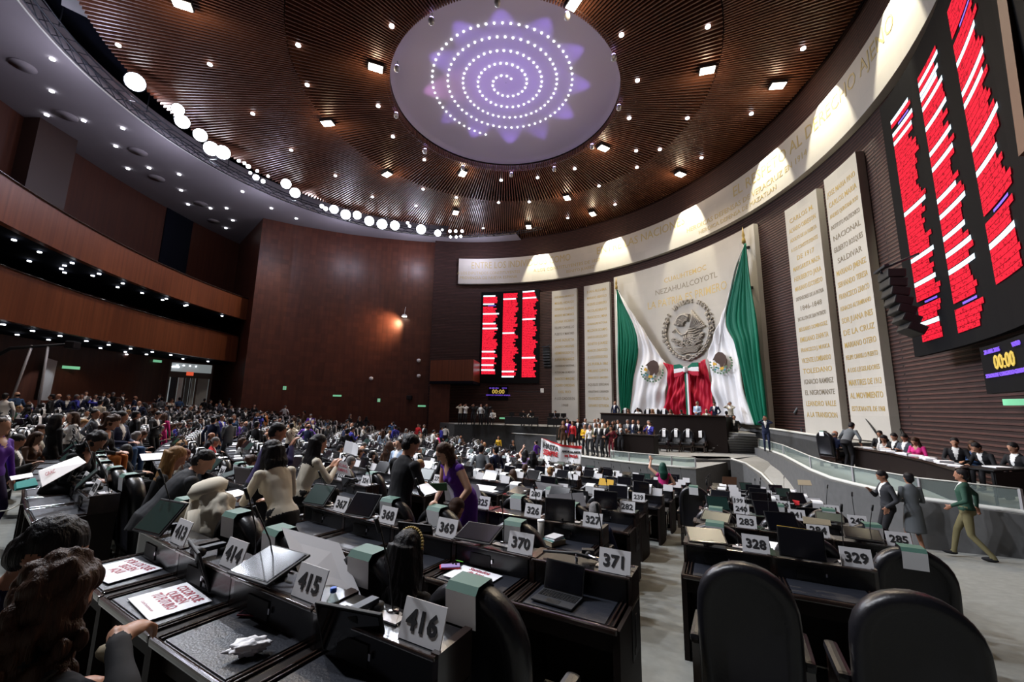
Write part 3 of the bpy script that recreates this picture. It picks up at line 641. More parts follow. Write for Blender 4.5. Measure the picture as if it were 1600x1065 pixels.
# voting boards
def board(name,a0,a1,z0,z1,R,cols,label,seed,tb=None):
    rnd=random.Random(seed); o=wall(name,arcW(a0,a1,R,14),z0,z1,.15,'screen_off'); tag(o,label,'screen')
    rows=[MB(),MB(),MB()]
    def bar(mb,c0,c1,za,zb,mt):
        n_=6; vs=[]
        for i in range(n_+1):
            a=c0+(c1-c0)*i/n_; vs+= [W(a,R-.025,za),W(a,R-.025,zb)]
        mb.add(vs,[(2*i,2*i+2,2*i+3,2*i+1) for i in range(n_)],mt)
    for ci,(c0,wmax,zt_,zb_,white,gap) in enumerate(cols):
        n_=int((zt_-zb_)/.165); h=(zt_-zb_)/n_; wv=.8
        for i in range(n_):
            if i in gap: 
                if gap[i]: bar(rows[2],c0+.3*wmax,c0+.8*wmax,zt_-h*(i+.7),zt_-h*(i+.3),'led_violet')
                continue
            wv=.80+.0*i+rnd.uniform(-.1,.14)+.07*math.sin(i*.7+ci*2); z_=zt_-h*i
            if i in white:
                wm=MB(); bar(wm,c0,c0+wmax*wv,z_-h*.93,z_-h*.08,'led_white'); wm.build('white_vote_row',o)
            else: bar(rows[0],c0,c0+wmax*wv,z_-h*.93,z_,'led_red')
    for mb,nm in zip(rows,('red_vote_rows','white','violet_vote_rows')):
        if mb.v: mb.build(nm,o)
    return o
board('voting_board',4.9,21.9,6.05,15.25,20.25,[(5.55,4.6,14.9,6.9,{0,5,11,17,20,34,38,42,45},{6:1}),(11.35,4.6,15.05,6.6,{3,24,47,50},{}),(17.0,4.6,15.2,6.6,{0,4,17,40},{})],'tall far voting board with three columns of red rows left of the stone slabs',3)
board('voting_board',109.6,138,5.6,14.9,19.6,[(111.4,4.3,13.95,6.0,{0,3,5,21,31,36,44},{2:1,40:1}),(117.25,4.8,14.0,5.95,{1,3,4,6,10,15,18,24,27,31,34,37},{43:1}),(124.3,5.6,14.1,6.7,{9,14,16,23,27,38},{5:1,34:1})],'huge near voting board with red rows at the right edge',5)
mb=MB(); mb.box((0,0,0),(.3,.1,.1),'led_white')
def clock(name,a0,a1,z0,z1,R,label):
    o=wall(name,arcW(a0,a1,R,4),z0,z1,.15,'screen_off'); tag(o,label,'screen'); am=(a0+a1)/2; mb=MB(); w_=(z1-z0)
    wtext(mb,'00:00',w_*.42,am,R-.03,z0+w_*.6,'led_amber',.01); mb.build('clock_digits',o)
    mb=MB(); wtext(mb,'SESION DE CONGRESO GENERAL',w_*.12,am,R-.03,z0+w_*.36,'led_violet',.01); wtext(mb,'28 ABR 2026',w_*.13,am-(a1-a0)*.22,R-.03,z0+w_*.86,'led_violet',.01); wtext(mb,'VOTO',w_*.13,am+(a1-a0)*.3,R-.03,z0+w_*.86,'led_violet',.01); mb.build('caption',o)
clock('timer_screen',7.6,13.2,EYE+.7,EYE+2.05,20.4,'small timer screen below the far voting board'); clock('timer_screen',119.9,127.2,4.25,5.42,19.6,'timer screen under the near voting board at the right edge')
# line-array loudspeakers on the brick wall
def line_array(px,py,R,s_,label):
    P=at_cyl(px,py,WC.x,WC.y,R); a=math.atan2(P.x-WC.x,P.y-WC.y); g=empty('line_array_speaker',P,-a)
    for k in range(7):
        t=k/6; q=MB(); T=Matrix.Translation((0,.25-.75*t*t*s_*-.6,-.42*k*s_))@Matrix.Rotation(R_(-4-26*t),4,'X'); q.box((0,0,0),(1.1*s_,.65*s_,.39*s_),'black_plastic',T,bev=.04); q.build('speaker_cabinet',g)
    q=MB(); q.box((0,.0,.35*s_),(1.2*s_,.12,.08),'metal_dark'); q.tube([(0,0,.35*s_),(.1,1.0,.9*s_)],.04,'metal_dark'); q.tube([(0,0,.1),(0,0,.4*s_)],.03,'metal_dark'); q.build('bracket',g); tag(g,label,'loudspeaker')
line_array(853,545,18.9,.62,'dark curved hanging loudspeaker between far voting board and stone slabs'); line_array(1378,432,18.6,.72,'black curved hanging loudspeaker beside the large near voting board')
# frieze wall-washers: narrow warm spots
for k,(px,py) in enumerate([(845,400),(958,378),(1075,335),(1200,245),(1292,165),(1400,40)]):
    P=at_cyl(px,py,WC.x,WC.y,20.07); a=math.degrees(math.atan2(P.x-WC.x,P.y-WC.y)); lamp('frieze_spot','SPOT',W(a+.5,18.7,20.3),2600,(1,.92,.72),W(a,20.1,17.2),.04,52,.3)
lamp('stele_wash','SPOT',W(96,12,20),1500,(1,.93,.78),W(96,20,8),.3,60,.8)
lamp('stele_wash','SPOT',W(62,10,20),1900,(1,.96,.9),W(62,20,8),.3,75,.8); lamp('stele_wash','SPOT',W(33,10,20),1700,(1,.95,.85),W(33,20,8),.3,55,.8)
lamp('stage_light','SPOT',W(80,6,20),2600,(.95,.97,1),W(95,17,2),.3,70,.8)

for k in range(7):
    a=R_(-125+k*22); lamp('soffit_fill','POINT',(TRUSS[0][0]+16.0*math.sin(a),TRUSS[0][1]+16.2*math.cos(a),ZC-2.2),300,(.78,.78,1),None,.3)  # added point lamps without fixtures, brighten soffit and slats as truss spill would

_A=at_y(1566,-50,6.2); _B=at_y(1606,230,6.2); _C=at_y(1760,230,6.6); _D=at_y(1760,-50,6.6)
q=MB(); _P=[_A,_B,_C,_D]; _n=Vector((.15,.25,0)); q.add(_P+[a+_n for a in _P],[(0,1,2,3),(7,6,5,4),(0,4,5,1),(1,5,6,2),(2,6,7,3),(3,7,4,0)],mat('wood_panel_edge',(.13,.05,.02),.6).name); struct(q.build('wall_side_fin'))
# ================================================================ THE STAGE
S1=1.4; S2=2.55; PZ=1.8
def xy(px,py,z): v=at_z(px,py,z); return (v.x,v.y)
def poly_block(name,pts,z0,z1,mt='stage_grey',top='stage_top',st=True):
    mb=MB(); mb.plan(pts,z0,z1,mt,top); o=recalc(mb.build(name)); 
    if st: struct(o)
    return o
# high rear stage under the stone wall
wl=[tuple(W(a,20.3,0).xy) for a in range(34,104,5)]
deskL=Vector((6.2,28.7)); deskR=Vector((12.05,23.3)); dd=(deskR-deskL).normalized(); dn=Vector((dd.y,-dd.x))
if dn.dot(Vector((0,-1)))<0: dn=-dn
_a=at_y(1163,670,26.0); _b=at_y(1209,672,22.6)
w3=[(_a.x,_a.y),(_b.x,_b.y),xy(1245,676,EYE-.92),xy(1283,682,EYE-.92),tuple(W(101,18.1,0).xy)]
poly_block('slab_stage_high',[tuple(deskL-dn*.2-dd*1.5),tuple(deskL-dn*.3),tuple(deskR-dn*.3)]+w3[:]+[p for p in wl[::-1]],.3,S2)
struct(wall('wall_stage_back',w3,1.5,EYE-.92,.18,'stage_grey')); q=MB(); q.tube([(*p,EYE-.9) for p in w3],.06,'coping',6); struct(q.build('trim_2'))
# mid stage with the front terrace and coping
a0,a1=31.2,56
front=[tuple(S(a0+(a1-a0)*i/14,15.75).xy) for i in range(15)]
lpl=[xy(710,662,EYE-1.45),xy(790,664,EYE-1.45),xy(869,667,EYE-1.45)]
rr_=tuple(S(33,9.5).xy)
poly_block('slab_stage_front',front+[lpl[2],(6,33),(12,26),(12.8,23.5),xy(1186,704,S1),xy(1142,716,S1)],0,S1-.14)
mid=[tuple(S(34+(24)*i/10,13.6).xy) for i in range(11)]
poly_block('slab_stage_mid',mid+[(5,31),(9,30),(13,26),(14.2,24.0),xy(1190,702,S1),xy(1186,712,S1),xy(1142,716,S1)],.4,S1)
q=MB(); q.tube([(*p,S1-.12) for p in front],.055,'coping',6); struct(q.build('trim_3'))
# left press platform
poly_block('slab_stage_left',[lpl[0],lpl[1],lpl[2],tuple(W(30,20.3,0).xy),tuple(W(10,20.3,0).xy),tuple(W(-7,20.3,0).xy)],0,EYE-1.46)
struct(wall('wall_stage_left',[(lpl[0][0]-.5,lpl[0][1]+.2)]+lpl+[(lpl[2][0]+.8,lpl[2][1]+1.5)],0,EYE-1.45,.15,'stage_grey'))
q=MB(); q.tube([(*p,EYE-1.43) for p in lpl],.045,'coping',6); struct(q.build('trim_4'))
lg=[xy(786,676,EYE-2.1),xy(869,681,EYE-2.1)]; poly_block('slab_ledge_left',[lg[0],lg[1],lpl[2],lpl[1]],0,EYE-2.1)
q=MB(); q.tube([(*p,EYE-2.08) for p in lg],.05,'coping',6); struct(q.build('trim_5'))
# upper steps beside the presidium desk
q=MB(); n_=8
for k in range(n_):
    z=S1+(S2-S1)*(k+1)/n_; l=Vector(xy(1107+6.6*k,702.5-3.8*k,z)); r=Vector(xy(1187-.9*k,704.5-3.9*k,z)); 
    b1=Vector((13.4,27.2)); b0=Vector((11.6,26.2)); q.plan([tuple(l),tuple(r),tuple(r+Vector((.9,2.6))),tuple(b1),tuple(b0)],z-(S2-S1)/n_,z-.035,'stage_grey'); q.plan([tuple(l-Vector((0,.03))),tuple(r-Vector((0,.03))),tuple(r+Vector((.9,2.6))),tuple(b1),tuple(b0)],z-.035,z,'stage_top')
struct(recalc(q.build('stairs_upper')))
q=MB(); rows_=[(742,.45),(736,.64),(730.5,.83),(725.5,1.02),(720.5,1.21),(716,1.4)]
for py,z in rows_:
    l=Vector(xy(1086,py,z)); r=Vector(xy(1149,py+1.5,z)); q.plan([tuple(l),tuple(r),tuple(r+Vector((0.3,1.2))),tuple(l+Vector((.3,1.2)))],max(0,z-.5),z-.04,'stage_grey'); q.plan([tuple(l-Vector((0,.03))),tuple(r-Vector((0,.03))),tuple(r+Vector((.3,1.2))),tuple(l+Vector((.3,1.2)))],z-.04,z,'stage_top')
struct(recalc(q.build('stairs_lower')))
# curved ramp between two curved walls
w2px=[(1186,699),(1206,705),(1225,712),(1244,722),(1268,735),(1300,748),(1335,757),(1370,765),(1440,780),(1520,791),(1600,802)]
w2=[Vector(xy(a,b,PZ)) for a,b in w2px]; w2.append(w2[-1]+(w2[-1]-w2[-2])*1.5); w2s=[tuple(v) for v in w2]
w1px=[(1142,717,1.5),(1165,724,1.35),(1190,740,1.05),(1215,766,.7),(1234,797,.42)]
w1=[at_z(a,b,z) for a,b,z in w1px]
struct(wall('wall_ramp_outer',[tuple(v.xy) for v in w1],0,1,-.2,'stage_grey',z0s=[0]*5,z1s=[v.z for v in w1]))
q=MB(); q.tube([tuple(v+Vector((0,0,.02))) for v in w1],.05,'coping',6); struct(q.build('trim_6'))
q=MB(); rb=[Vector((*w2[i],z)) for i,z in ((0,1.38),(1,1.3),(3,1.0),(4,.66),(5,.32))]
vs=[]; 
for a,b in zip(w1,rb): vs+=[Vector((a.x,a.y,a.z-.06)),b]
q.add(vs,[(2*i,2*i+2,2*i+3,2*i+1) for i in range(4)],'stage_top'); struct(q.build('floor_ramp'))
struct(wall('wall_ramp_inner',w2s,0,PZ,-.22,'stage_grey')); q=MB(); q.tube([(*p,PZ+.02) for p in w2s],.06,'coping',6); struct(q.build('trim_7'))
poly_block('slab_platform_right',w2s[:]+[tuple(W(a,20.3,0).xy) for a in (140,130,120,110,103)]+[w3[3],w3[2],w3[1],(13.9,23.9)],.2,PZ-.02)
# glass balustrades
def glass(name,pts,z0,h,label):
    mb=MB(); pts=[Vector(p) for p in pts]
    g=empty(name,(0,0,0)); 
    mb=MB(); vs=[]
    for p in pts: vs+=[(p.x,p.y,z0),(p.x,p.y,z0+h),(p.x+.02,p.y+.02,z0),(p.x+.02,p.y+.02,z0+h)]
    mb.add(vs,[f for i in range(len(pts)-1) for f in ((4*i,4*i+4,4*i+5,4*i+1),(4*i+2,4*i+3,4*i+7,4*i+6),(4*i+1,4*i+5,4*i+7,4*i+3))],'glass'); mb.build('glass_pane',g)
    mb=MB(); mb.tube([(p.x,p.y,z0+h) for p in pts],.018,'coping',6); 
    for p in pts[::2]: mb.box((p.x,p.y,z0+h/2),(.05,.05,h),'silver')
    mb.build('frame',g); tag(g,label,'glass railing'); return g
glass('glass_balustrade',w2s[:11],PZ+.05,.42,'curved low glass railing on the ramp wall at the right')
glass('glass_balustrade',front[:9],S1-.08,.4,'low glass railing along the front edge of the stage')
# presidium desk
def along(a,b,t): return a+(b-a)*t
g=empty('presidium_desk',(*deskL,S1)); N=12; fr_=[];bk=[]
for i in range(N+1):
    t=i/N; p=along(deskL,deskR,t)+dn*(.55*math.sin(t*math.pi)); fr_.append(p); bk.append(p-dn*1.1)
def rel(p): return (p.x-deskL.x,p.y-deskL.y)
q=MB(); q.plan([rel(p) for p in fr_]+[rel(p) for p in bk[::-1]],.02,2.0,'desk_brown'); recalc(q.build('front_panel',g))
q=MB(); q.plan([rel(p+dn*.08) for p in fr_]+[rel(p) for p in bk[::-1]],2.0,2.06,'edge_wood'); q.plan([rel(p+dn*.02) for p in fr_]+[rel(p-dn*.0) for p in bk[::-1]],2.06,2.065,'dark_wood'); recalc(q.build('desk_top',g))
tag(g,'long dark brown raised desk on the stage in front of the flags','desk')
DTOP=S1+2.065
# speaker rostrum
def rostrum():
    p=at_z(1000,711,S1); g=empty('rostrum',(p.x,p.y+.6,S1),-R_(33)); q=MB(); q.box((0,0,.5),(2.1,.95,1.0),'desk_brown',bev=.03); q.build('body',g)
    q=MB(); q.box((0,0,1.03),(2.3,1.1,.06),'edge_wood',bev=.02); q.build('top',g); q=MB(); q.tube([(0,.2,1.06),(0,.1,1.3),(0,-.1,1.42)],.01,'black_plastic'); q.tube([(.15,.2,1.06),(.15,.1,1.3),(.1,-.1,1.42)],.01,'black_plastic'); q.build('microphone',g)
    tag(g,'dark wooden speaker rostrum at the front of the stage','rostrum')
rostrum()
# ================================================================ ROWS OF DESKS AND CHAIRS
def arch(hw,z0,z1,n=14,inset=0):
    zc=z1-.34; pts=[(-(hw-inset),z0+inset*.5)]
    for i in range(n+1):
        a=math.pi-math.pi*i/n; pts.append(((hw-inset)*math.cos(a)*(1 if abs(math.cos(a))<1 else 1),zc+(z1-zc-inset)*math.sin(a)**.85))
    pts.append((hw-inset,z0+inset*.5)); return pts
def back_rings(hw,z0,z1,yc,th,n=14,lean=.1):
    out=[]
    for ins,y in ((.10,-th*.36),(.085,-th*.42),(.05,-th*.5),(.015,-th*.42),(0,-th*.15),(0,th*.2),(.02,th*.5),(.06,th*.55),(.10,th*.4),(.12,th*.3)):
        out.append([(x,yc+y-lean*(z-z0),z) for x,z in arch(hw,z0,z1,n,ins)])
    return out
def chair_parts(lod):
    P={}; n=14 if lod==0 else 8
    b=MB(); b.loft(back_rings(.305,.42,1.26,-1.16,.15,n),'leather'); P['backrest']=b
    s=MB(); s.box((0,-.9,.45),(.52,.5,.13),'leather',bev=.045 if lod==0 else 0); P['seat']=s
    for k,x in (('armrest',-.33),('armrest ',.33)):
        a=MB(); a.box((x,-.93,.665),(.085,.44,.07),'leather',bev=.03 if lod==0 else 0); a.box((x,-1.1,.5),(.06,.08,.3),'dark_wood'); a.box((x,-.76,.5),(.06,.06,.3),'dark_wood'); P[k]=a
    c=MB(); c.box((0,-.93,.32),(.6,.5,.14),'dark_wood',bev=.015 if lod==0 else 0)
    for x in (-.27,.27):
        for y in (-1.15,-.71): c.box((x,y,.125),(.07,.07,.25),'dark_wood')
    P['base']=c
    h=MB(); w=.088; top=1.2; zc=.86; nseg=5; pr=[]
    def prof(off):
        ln=lambda z:-.1*(z-.42)
        return [(-1.16-.09+ln(1.08)-off,1.09),(-1.16-.085+ln(1.22)-off,1.238),(-1.16-.062+ln(1.26)-off*.5,1.258+off),(-1.16+.045+ln(1.26),1.262+off),(-1.16+.092+ln(1.16)+off,1.16),(-1.16+.092+ln(1.0)+off,1.0),(-1.16+.092+ln(.8)+off,.8)]
    for i,(a,b_) in enumerate(zip(prof(.012)[:-1],prof(.012)[1:])):
        h.add([(-w,a[0],a[1]),(w,a[0],a[1]),(w,b_[0],b_[1]),(-w,b_[0],b_[1])],[(0,1,2,3)],'cover_green' if i in(1,2) and lod==0 else 'cover_white')
    P['head_cover']=h
    return P
def merge(parts):
    m=MB()
    for p in parts:
        o=len(m.v); m.v+=p.v; mp=[m.mi(k) for k in p.names]
        m.f+=[[i+o for i in f] for f in p.f]; m.m+=[mp[i] for i in p.m]; m.sm+=p.sm
    return m
chair_near={k.strip()+('_b' if k.endswith(' ') else ''):v.mesh(k.strip()) for k,v in chair_parts(0).items()}
chair_far=merge(chair_parts(1).values()).mesh('chair')
def desk_parts(rnd,lod):
    P={}
    b=MB()
    for x in (-.37,.37): b.box((x,-.04,.4),(.045,.6,.8),'desk_brown'); b.box((x,.15,.87),(.04,.24,.26),'dark_wood')
    b.box((0,-.27,.7),(.72,.03,.14),'desk_brown')
    b.box((0,.24,.42),(.74,.03,.84),'desk_brown'); b.box((0,.0,.66),(.74,.5,.04),'black_gloss'); P['body']=b
    t=MB(); t.box((0,-.14,.785),(.745,.4,.03),'black_gloss',bev=.006 if lod==0 else 0)
    if lod==0:
        for x in (-.345,-.315,.315,.345): t.box((x,-.13,.806),(.012,.38,.014),'edge_wood',bev=.004)
        t.box((0,-.335,.788),(.76,.03,.042),'edge_wood',bev=.012)
    P['desk_top']=t
    p=MB(); p.box((0,-.14,.802),(.58,.34,.012),'leather_pad',bev=.003 if lod==0 else 0); P['desk_pad']=p
    h=MB(); h.box((0,.145,.89),(.745,.23,.2),'black_gloss',bev=.008 if lod==0 else 0)
    if lod==0:
        h.box((0,.025,.985),(.76,.025,.02),'edge_wood',bev=.006); h.box((-.1,.028,.88),(.2,.01,.1),'black_plastic'); h.box((.02,.02,.89),(.012,.01,.03),'chrome')
    P['hutch']=h
    return P
desk_common={k:v.mesh(k) for k,v in desk_parts(random,0).items()}
def number_geo(num,near):
    T=Matrix.Translation((.26,.055,.99))@Matrix.Rotation(R_(-16),4,'X')
    pl=MB(); m_='plate'; pl.box((0,0,.085),(.23,.006,.165),m_,T); pl.box((0,.06,.004),(.23,.12,.005),m_,T); 
    tx=MB()
    if near and num:
        vs,fs=text_geo(str(num),.115,.002,'CENTER',.003); 
        tx.add([T@Vector((v[0],-.005+v[1],.085+v[2]-.004)) for v in vs],fs,'ink')
    return pl,tx
def screen_geo(rnd,kind):
    m=MB(); a=MB(); cx=rnd.uniform(-.16,-.05)
    a.tube([(cx,.17,.98),(cx,.17,1.03)],.035,'black_plastic',10); a.box((cx-.02,.1,1.04),(.05,.16,.03),'silver' if rnd.random()<.4 else 'metal_dark'); a.tube([(cx-.05,.02,1.04),(cx+.05,.02,1.04)],.028,'black_plastic',10)
    tl={'up':-10,'tilt':-38,'flat':-72,'down':18,'silver':12}[kind]; rz=rnd.uniform(-14,14)
    T=Matrix.Translation((cx,.0,1.05))@Matrix.Rotation(R_(rz),4,'Z')@Matrix.Rotation(R_(tl),4,'X')
    col={'silver':'silver'}.get(kind,'screen_black'); w,h=(.36,.27) if kind!='silver' else (.4,.26)
    zc={'down':-.1,'silver':.1}.get(kind,.1); 
    m.box((0,0,zc),(w,.016,h),'black_plastic',T,bev=.005); m.box((0,-.0095,zc),(w*.93,.003,h*.9),col if kind!='silver' else 'silver',T)
    if kind in('tilt','flat'): m.box((0,-.012,zc),(w*.9,.002,h*.86),'green_film' if rnd.random()<.4 else 'screen_black',T)
    return m,a
mat('green_film',(.01,.028,.024),.3,spec=.35)
def mic_geo(rnd):
    m=MB(); x=rnd.uniform(-.32,.3); y=.2; lean=rnd.uniform(-.06,.06); h=rnd.uniform(.34,.5)
    m.tube([(x,y,.99),(x,y,1.01)],.03,'chrome',10); m.tube([(x,y,1.0),(x+lean*.5,y-.04,1.0+h*.5),(x+lean,y-.12,1.0+h)],.0045,'black_plastic',6); m.tube([(x+lean,y-.12,1.0+h-.02),(x+lean*1.1,y-.15,1.0+h+.05)],.011,'black_plastic',8)
    s=MB(); s.loft([[(x+a*.11,y-.03+b*.05,.993),(x+a*.09,y-.03+b*.04,1.003)] for a,b in ((-1,-1),(-.4,1),(.4,1),(1,-1))],'silver',closed=False,caps=False)
    s.box((x+.02,y-.05,.997),(.16,.07,.008),'silver'); s.tube([(x+.1,y-.02,1.02),(x+.22,y-.02,1.02)],.007,'chrome',6)
    return m,s
def desk_far_mesh(rnd):
    kind=rnd.choice(['up','tilt','flat','flat','tilt','silver','down']); pr=list(desk_parts(rnd,1).values()); s_,a_=screen_geo(rnd,kind); pl,_=number_geo(None,False); m_,st=mic_geo(rnd)
    pr+=[s_,a_,pl,m_,st]
    if rnd.random()<.75:
        q=MB(); T=Matrix.Translation((rnd.uniform(-.12,.12),rnd.uniform(-.18,-.1),.812))@Matrix.Rotation(rnd.uniform(-.3,.3),4,'Z'); q.box((0,0,0),(.28,.21,.006),'paper',T); pr.append(q)
    if rnd.random()<.5:
        q=MB(); T=Matrix.Translation((rnd.uniform(-.25,.0),.13,.994))@Matrix.Rotation(rnd.uniform(-.6,.6),4,'Z'); q.box((0,0,0),(.2,.1,.008),'paper',T); pr.append(q)
    return merge(pr).mesh('desk')
_r=random.Random(5); desk_far=[desk_far_mesh(_r) for _ in range(8)]
BLOCKS=[('right-hand',21.9,26.9,'R',26.6),('aisle',28.9,33.3,'L',29.2),('second',36.4,47.0,'L',36.8),('third',49.4,60.4,'L',49.7),('fourth',62.4,73.4,'L',62.7),('fifth',75.6,86.4,'L',75.9),('far',88.6,93.6,'L',88.9)]
ROWL={-3:'N',-2:'M',-1:'L',0:'K',1:'J',2:'I',3:'H',4:'G',5:'F',6:'E',7:'D',8:'C',9:'B',10:'A'}
FIRST={0:416,1:371,2:327,3:282,4:239,5:198,6:157,7:117,8:77,9:38,10:8}
A1={0:29.02,1:28.34,2:29.62,3:29.66,4:30.1,5:30.1,6:30.2,7:30.3,8:30.6,9:30.9,10:31}
PITCH=.775
SEATS=[]
for row in range(-3,11):
    R=34-1.66*row
    if row>=7 : rng=(27,93)
    num=FIRST.get(row,0)
    for bi,(bn,b0,b1,dr,st) in enumerate(BLOCKS):
        step=math.degrees(PITCH/R); 
        if bi==0:
            a=26.58; k=0
            nmax=3 if row>=2 else 3
            nmax=2 if row==2 else nmax
            while k<nmax: SEATS.append((row,bi,k,a,FIRST.get(row,0)+1+k)); a-=step; k+=1
            continue
        a=A1.get(row,29.0) if bi==1 else b0+ (.9 if (bi==2 and row<=3) else .0)
        k=0
        while a<=(35.0 if bi==1 and row==1 else b1+.05):
            SEATS.append((row,bi,k,a,num)); num-=1; a+=step; k+=1
def frame(R,ang,dx=0,dy=0):
    a=R_(ang); p=S(ang,R); rt=Vector((math.cos(a),-math.sin(a))); fw=Vector((math.sin(a),math.cos(a)))
    q=Vector((p.x,p.y))+rt*dx+fw*dy
    return Vector((q.x,q.y,floor_at(q.x,q.y)-.0)), -a
SPECIAL={416:'none',415:'tiltg',414:'down',371:'none',370:'flat',369:'down',368:'tilt',327:'up',326:'none',325:'silver'}
ORD=['first','second','third','fourth','fifth','sixth','seventh','eighth','ninth','tenth','eleventh','twelfth','thirteenth','fourteenth']
BL={0:'block right of aisle',1:'block left of aisle',2:'second block leftwards',3:'third block leftwards',4:'fourth block leftwards',5:'fifth block leftwards',6:'block by the side wall'}
nn=0; vis=[]
for (row,bi,k,ang,num) in SEATS:
    R=34-1.66*row; 
    loc,rz=frame(R,ang,-.27,0)
    c=proj(loc+Vector((0,0,1.0))); ch,_=frame(R,ang,-.32,-1.16); c2=proj(ch+Vector((0,0,1.1)))
    okd=c is not None and c[2]>.7 and -90<c[0]<1700 and c[1]<1190
    okc=c2 is not None and c2[2]>.75 and -60<c2[0]<1680 and c2[1]<1130
    if row<=-1 and bi<=1: okd=okc=False
    if row==0 and bi==0: okd=False
    if row==0 and bi<=1: okc=False
    if bi==0 and row<=1: okc=okd=False
    if bi==0 and row>=9: continue
    if bi in(1,2) and row>9: continue
    if okd or okc: vis.append((c[2] if c else c2[2],row,bi,k,ang,num,loc,rz,okd,okc))
vis.sort(key=lambda t:t[0])
print('seats visible',len(vis))
rnd=random.Random(11); OCC=[]
farD=MB(); farC=MB(); nd=0; nc=0
def place_mesh(name,me,loc,rz,parent=None):
    o=bpy.data.objects.new(name,me); COL.objects.link(o)
    if parent: o.parent=parent
    else: o.location=loc; o.rotation_euler=(0,0,rz)
    return o
def bake(mb,me,loc,rz):
    T=Matrix.Translation(loc)@Matrix.Rotation(rz,4,'Z')@Matrix.Diagonal((1,1,.95,1)); mb.add([T@v.co for v in me.vertices],[tuple(p.vertices) for p in me.polygons],'black_gloss')
    k0=len(mb.f)-len(me.polygons)
    for i,p in enumerate(me.polygons): mb.m[k0+i]=mb.mi(me.materials[p.material_index].name)
SEATPOS={}
for (dep,row,bi,k,ang,num,loc,rz,okd,okc) in vis:
    SEATPOS[(row,bi,k)]=(loc,rz,num); bl=BL[bi]; rl='in row %s'%ROWL[row]
    near=dep<8.5
    where='%s seat %s, %s'%(ORD[min(k,13)],rl,bl)
    if okd:
        nd+=1
        if near:
            g=empty('desk',loc,rz); g.scale=(1,1,.95)
            for kk,me in desk_common.items(): place_mesh(kk,me,None,0,g)
            pl,tx=number_geo(num,dep<13); p_=pl.build('number_plate',g)
            if tx.v: tx.build('digits',p_)
            kind=SPECIAL.get(num if bi<=2 else -1) or rnd.choice(['up','tilt','flat','down','tilt','silver','flat'])
            if num==416 or num==415 : kind={416:'down',415:'flat'}[num]
            if kind=='tiltg': kind='flat'
            if kind!='none':
                s_,a_=screen_geo(rnd,kind); so=s_.build('monitor',g); a_.build('monitor_arm',g)
            m_,st=mic_geo(rnd); m_.build('microphone',g); st.build('microphone_base',g)
            if bi<=2 and num in FIRST.values():
                q=MB(); T=Matrix.Translation((.392,.1,.62)); q.box((0,0,0),(.01,.22,.34),'plate' if row==0 else 'black_plastic',T); vs,fs=text_geo(ROWL[row],.26,.003,'CENTER',.008); q.add([T@Vector((.006-v[1],v[0],v[2])) for v in vs],fs,'ink' if row==0 else 'ink'); q.build('row_letter_plate',g)
            tag(g,'black lacquered desk with number plate %s, %s'%(num,rl) if bi<=1 else 'black lacquered desk, %s'%where,'desk','lacquered desks')
        elif nd<=300:
            o=place_mesh('desk',desk_far[rnd.randrange(8)],loc,rz); o.scale=(1,1,.95); tag(o,'dark desk with screen and papers, %s'%where,'desk','lacquered desks')
        else: bake(farD,desk_far[rnd.randrange(8)],loc,rz)
    if okc:
        nc+=1; cl,crz=frame(34-1.66*row,ang,-.32+rnd.uniform(-.03,.03)+(.2 if bi==0 and row==2 else 0),rnd.uniform(-.05,.05)-(.2 if bi==0 and row==2 else 0)); crz+=rnd.uniform(-.06,.06)
        if near:
            g=empty('swivel_chair',cl,crz)
            for kk,me in chair_near.items():
                nm=kk.replace('_b','')
                if nm=='head_cover' and bi==0 and row==2 and k in(0,1): continue
                place_mesh(nm,me,None,0,g)
            tag(g,'black leather high-backed chair, %s'%where,'chair','black chairs in the rows')
        elif nc<=300:
            o=place_mesh('swivel_chair',chair_far,cl,crz); tag(o,'black chair with white head cover, %s'%where,'chair','black chairs in the rows')
        else: bake(farC,chair_far,cl,crz)
print('desks',nd,'chairs',nc)
if farD.v: tag(farD.build('far_desks'),'mass of small dark desks in the most distant rows','desks',None,'stuff')
if farC.v: tag(farC.build('far_chairs'),'mass of black chairs with white covers in the most distant rows','chairs',None,'stuff')
# chair standing loose in the aisle
def loose_chair(loc,rz,label,name='swivel_chair',mesh_near=True):
    g=empty(name,loc,rz)
    T=Matrix.Translation((0,.95,0))
    for kk,me in chair_near.items():
        o=place_mesh(kk.replace('_b',''),me,None,0,g); o.location=(0,.95,0)
    tag(g,label,'chair'); return g
p=Vector((4.05,9.35)); loose_chair((p.x,p.y,floor_at(*p)),-R_(27),'tall black chair standing out in the aisle with its back turned')
for i,(px,py) in enumerate([(1039,707),(1058,708),(1077,709),(1097,710)]):
    v=at_z(px,705.5+i*.4,S1); loose_chair((v.x,v.y+.2,S1),R_(180-38),'green-black leather chair on the stage, %s from the left of four before the long desk'%ORD[i])
for i,(t,lab) in enumerate([(.12,'far left'),(.24,'second'),(.33,'third'),(.40,'fourth'),(.47,'fifth')]):
    v=along(deskL,deskR,t)-dn*1.5; loose_chair((v.x,v.y,S2),R_(180)+math.atan2(dn.x,-dn.y)*1+R_(0),'black high-backed chair behind the raised stage desk, %s from the left'%lab)
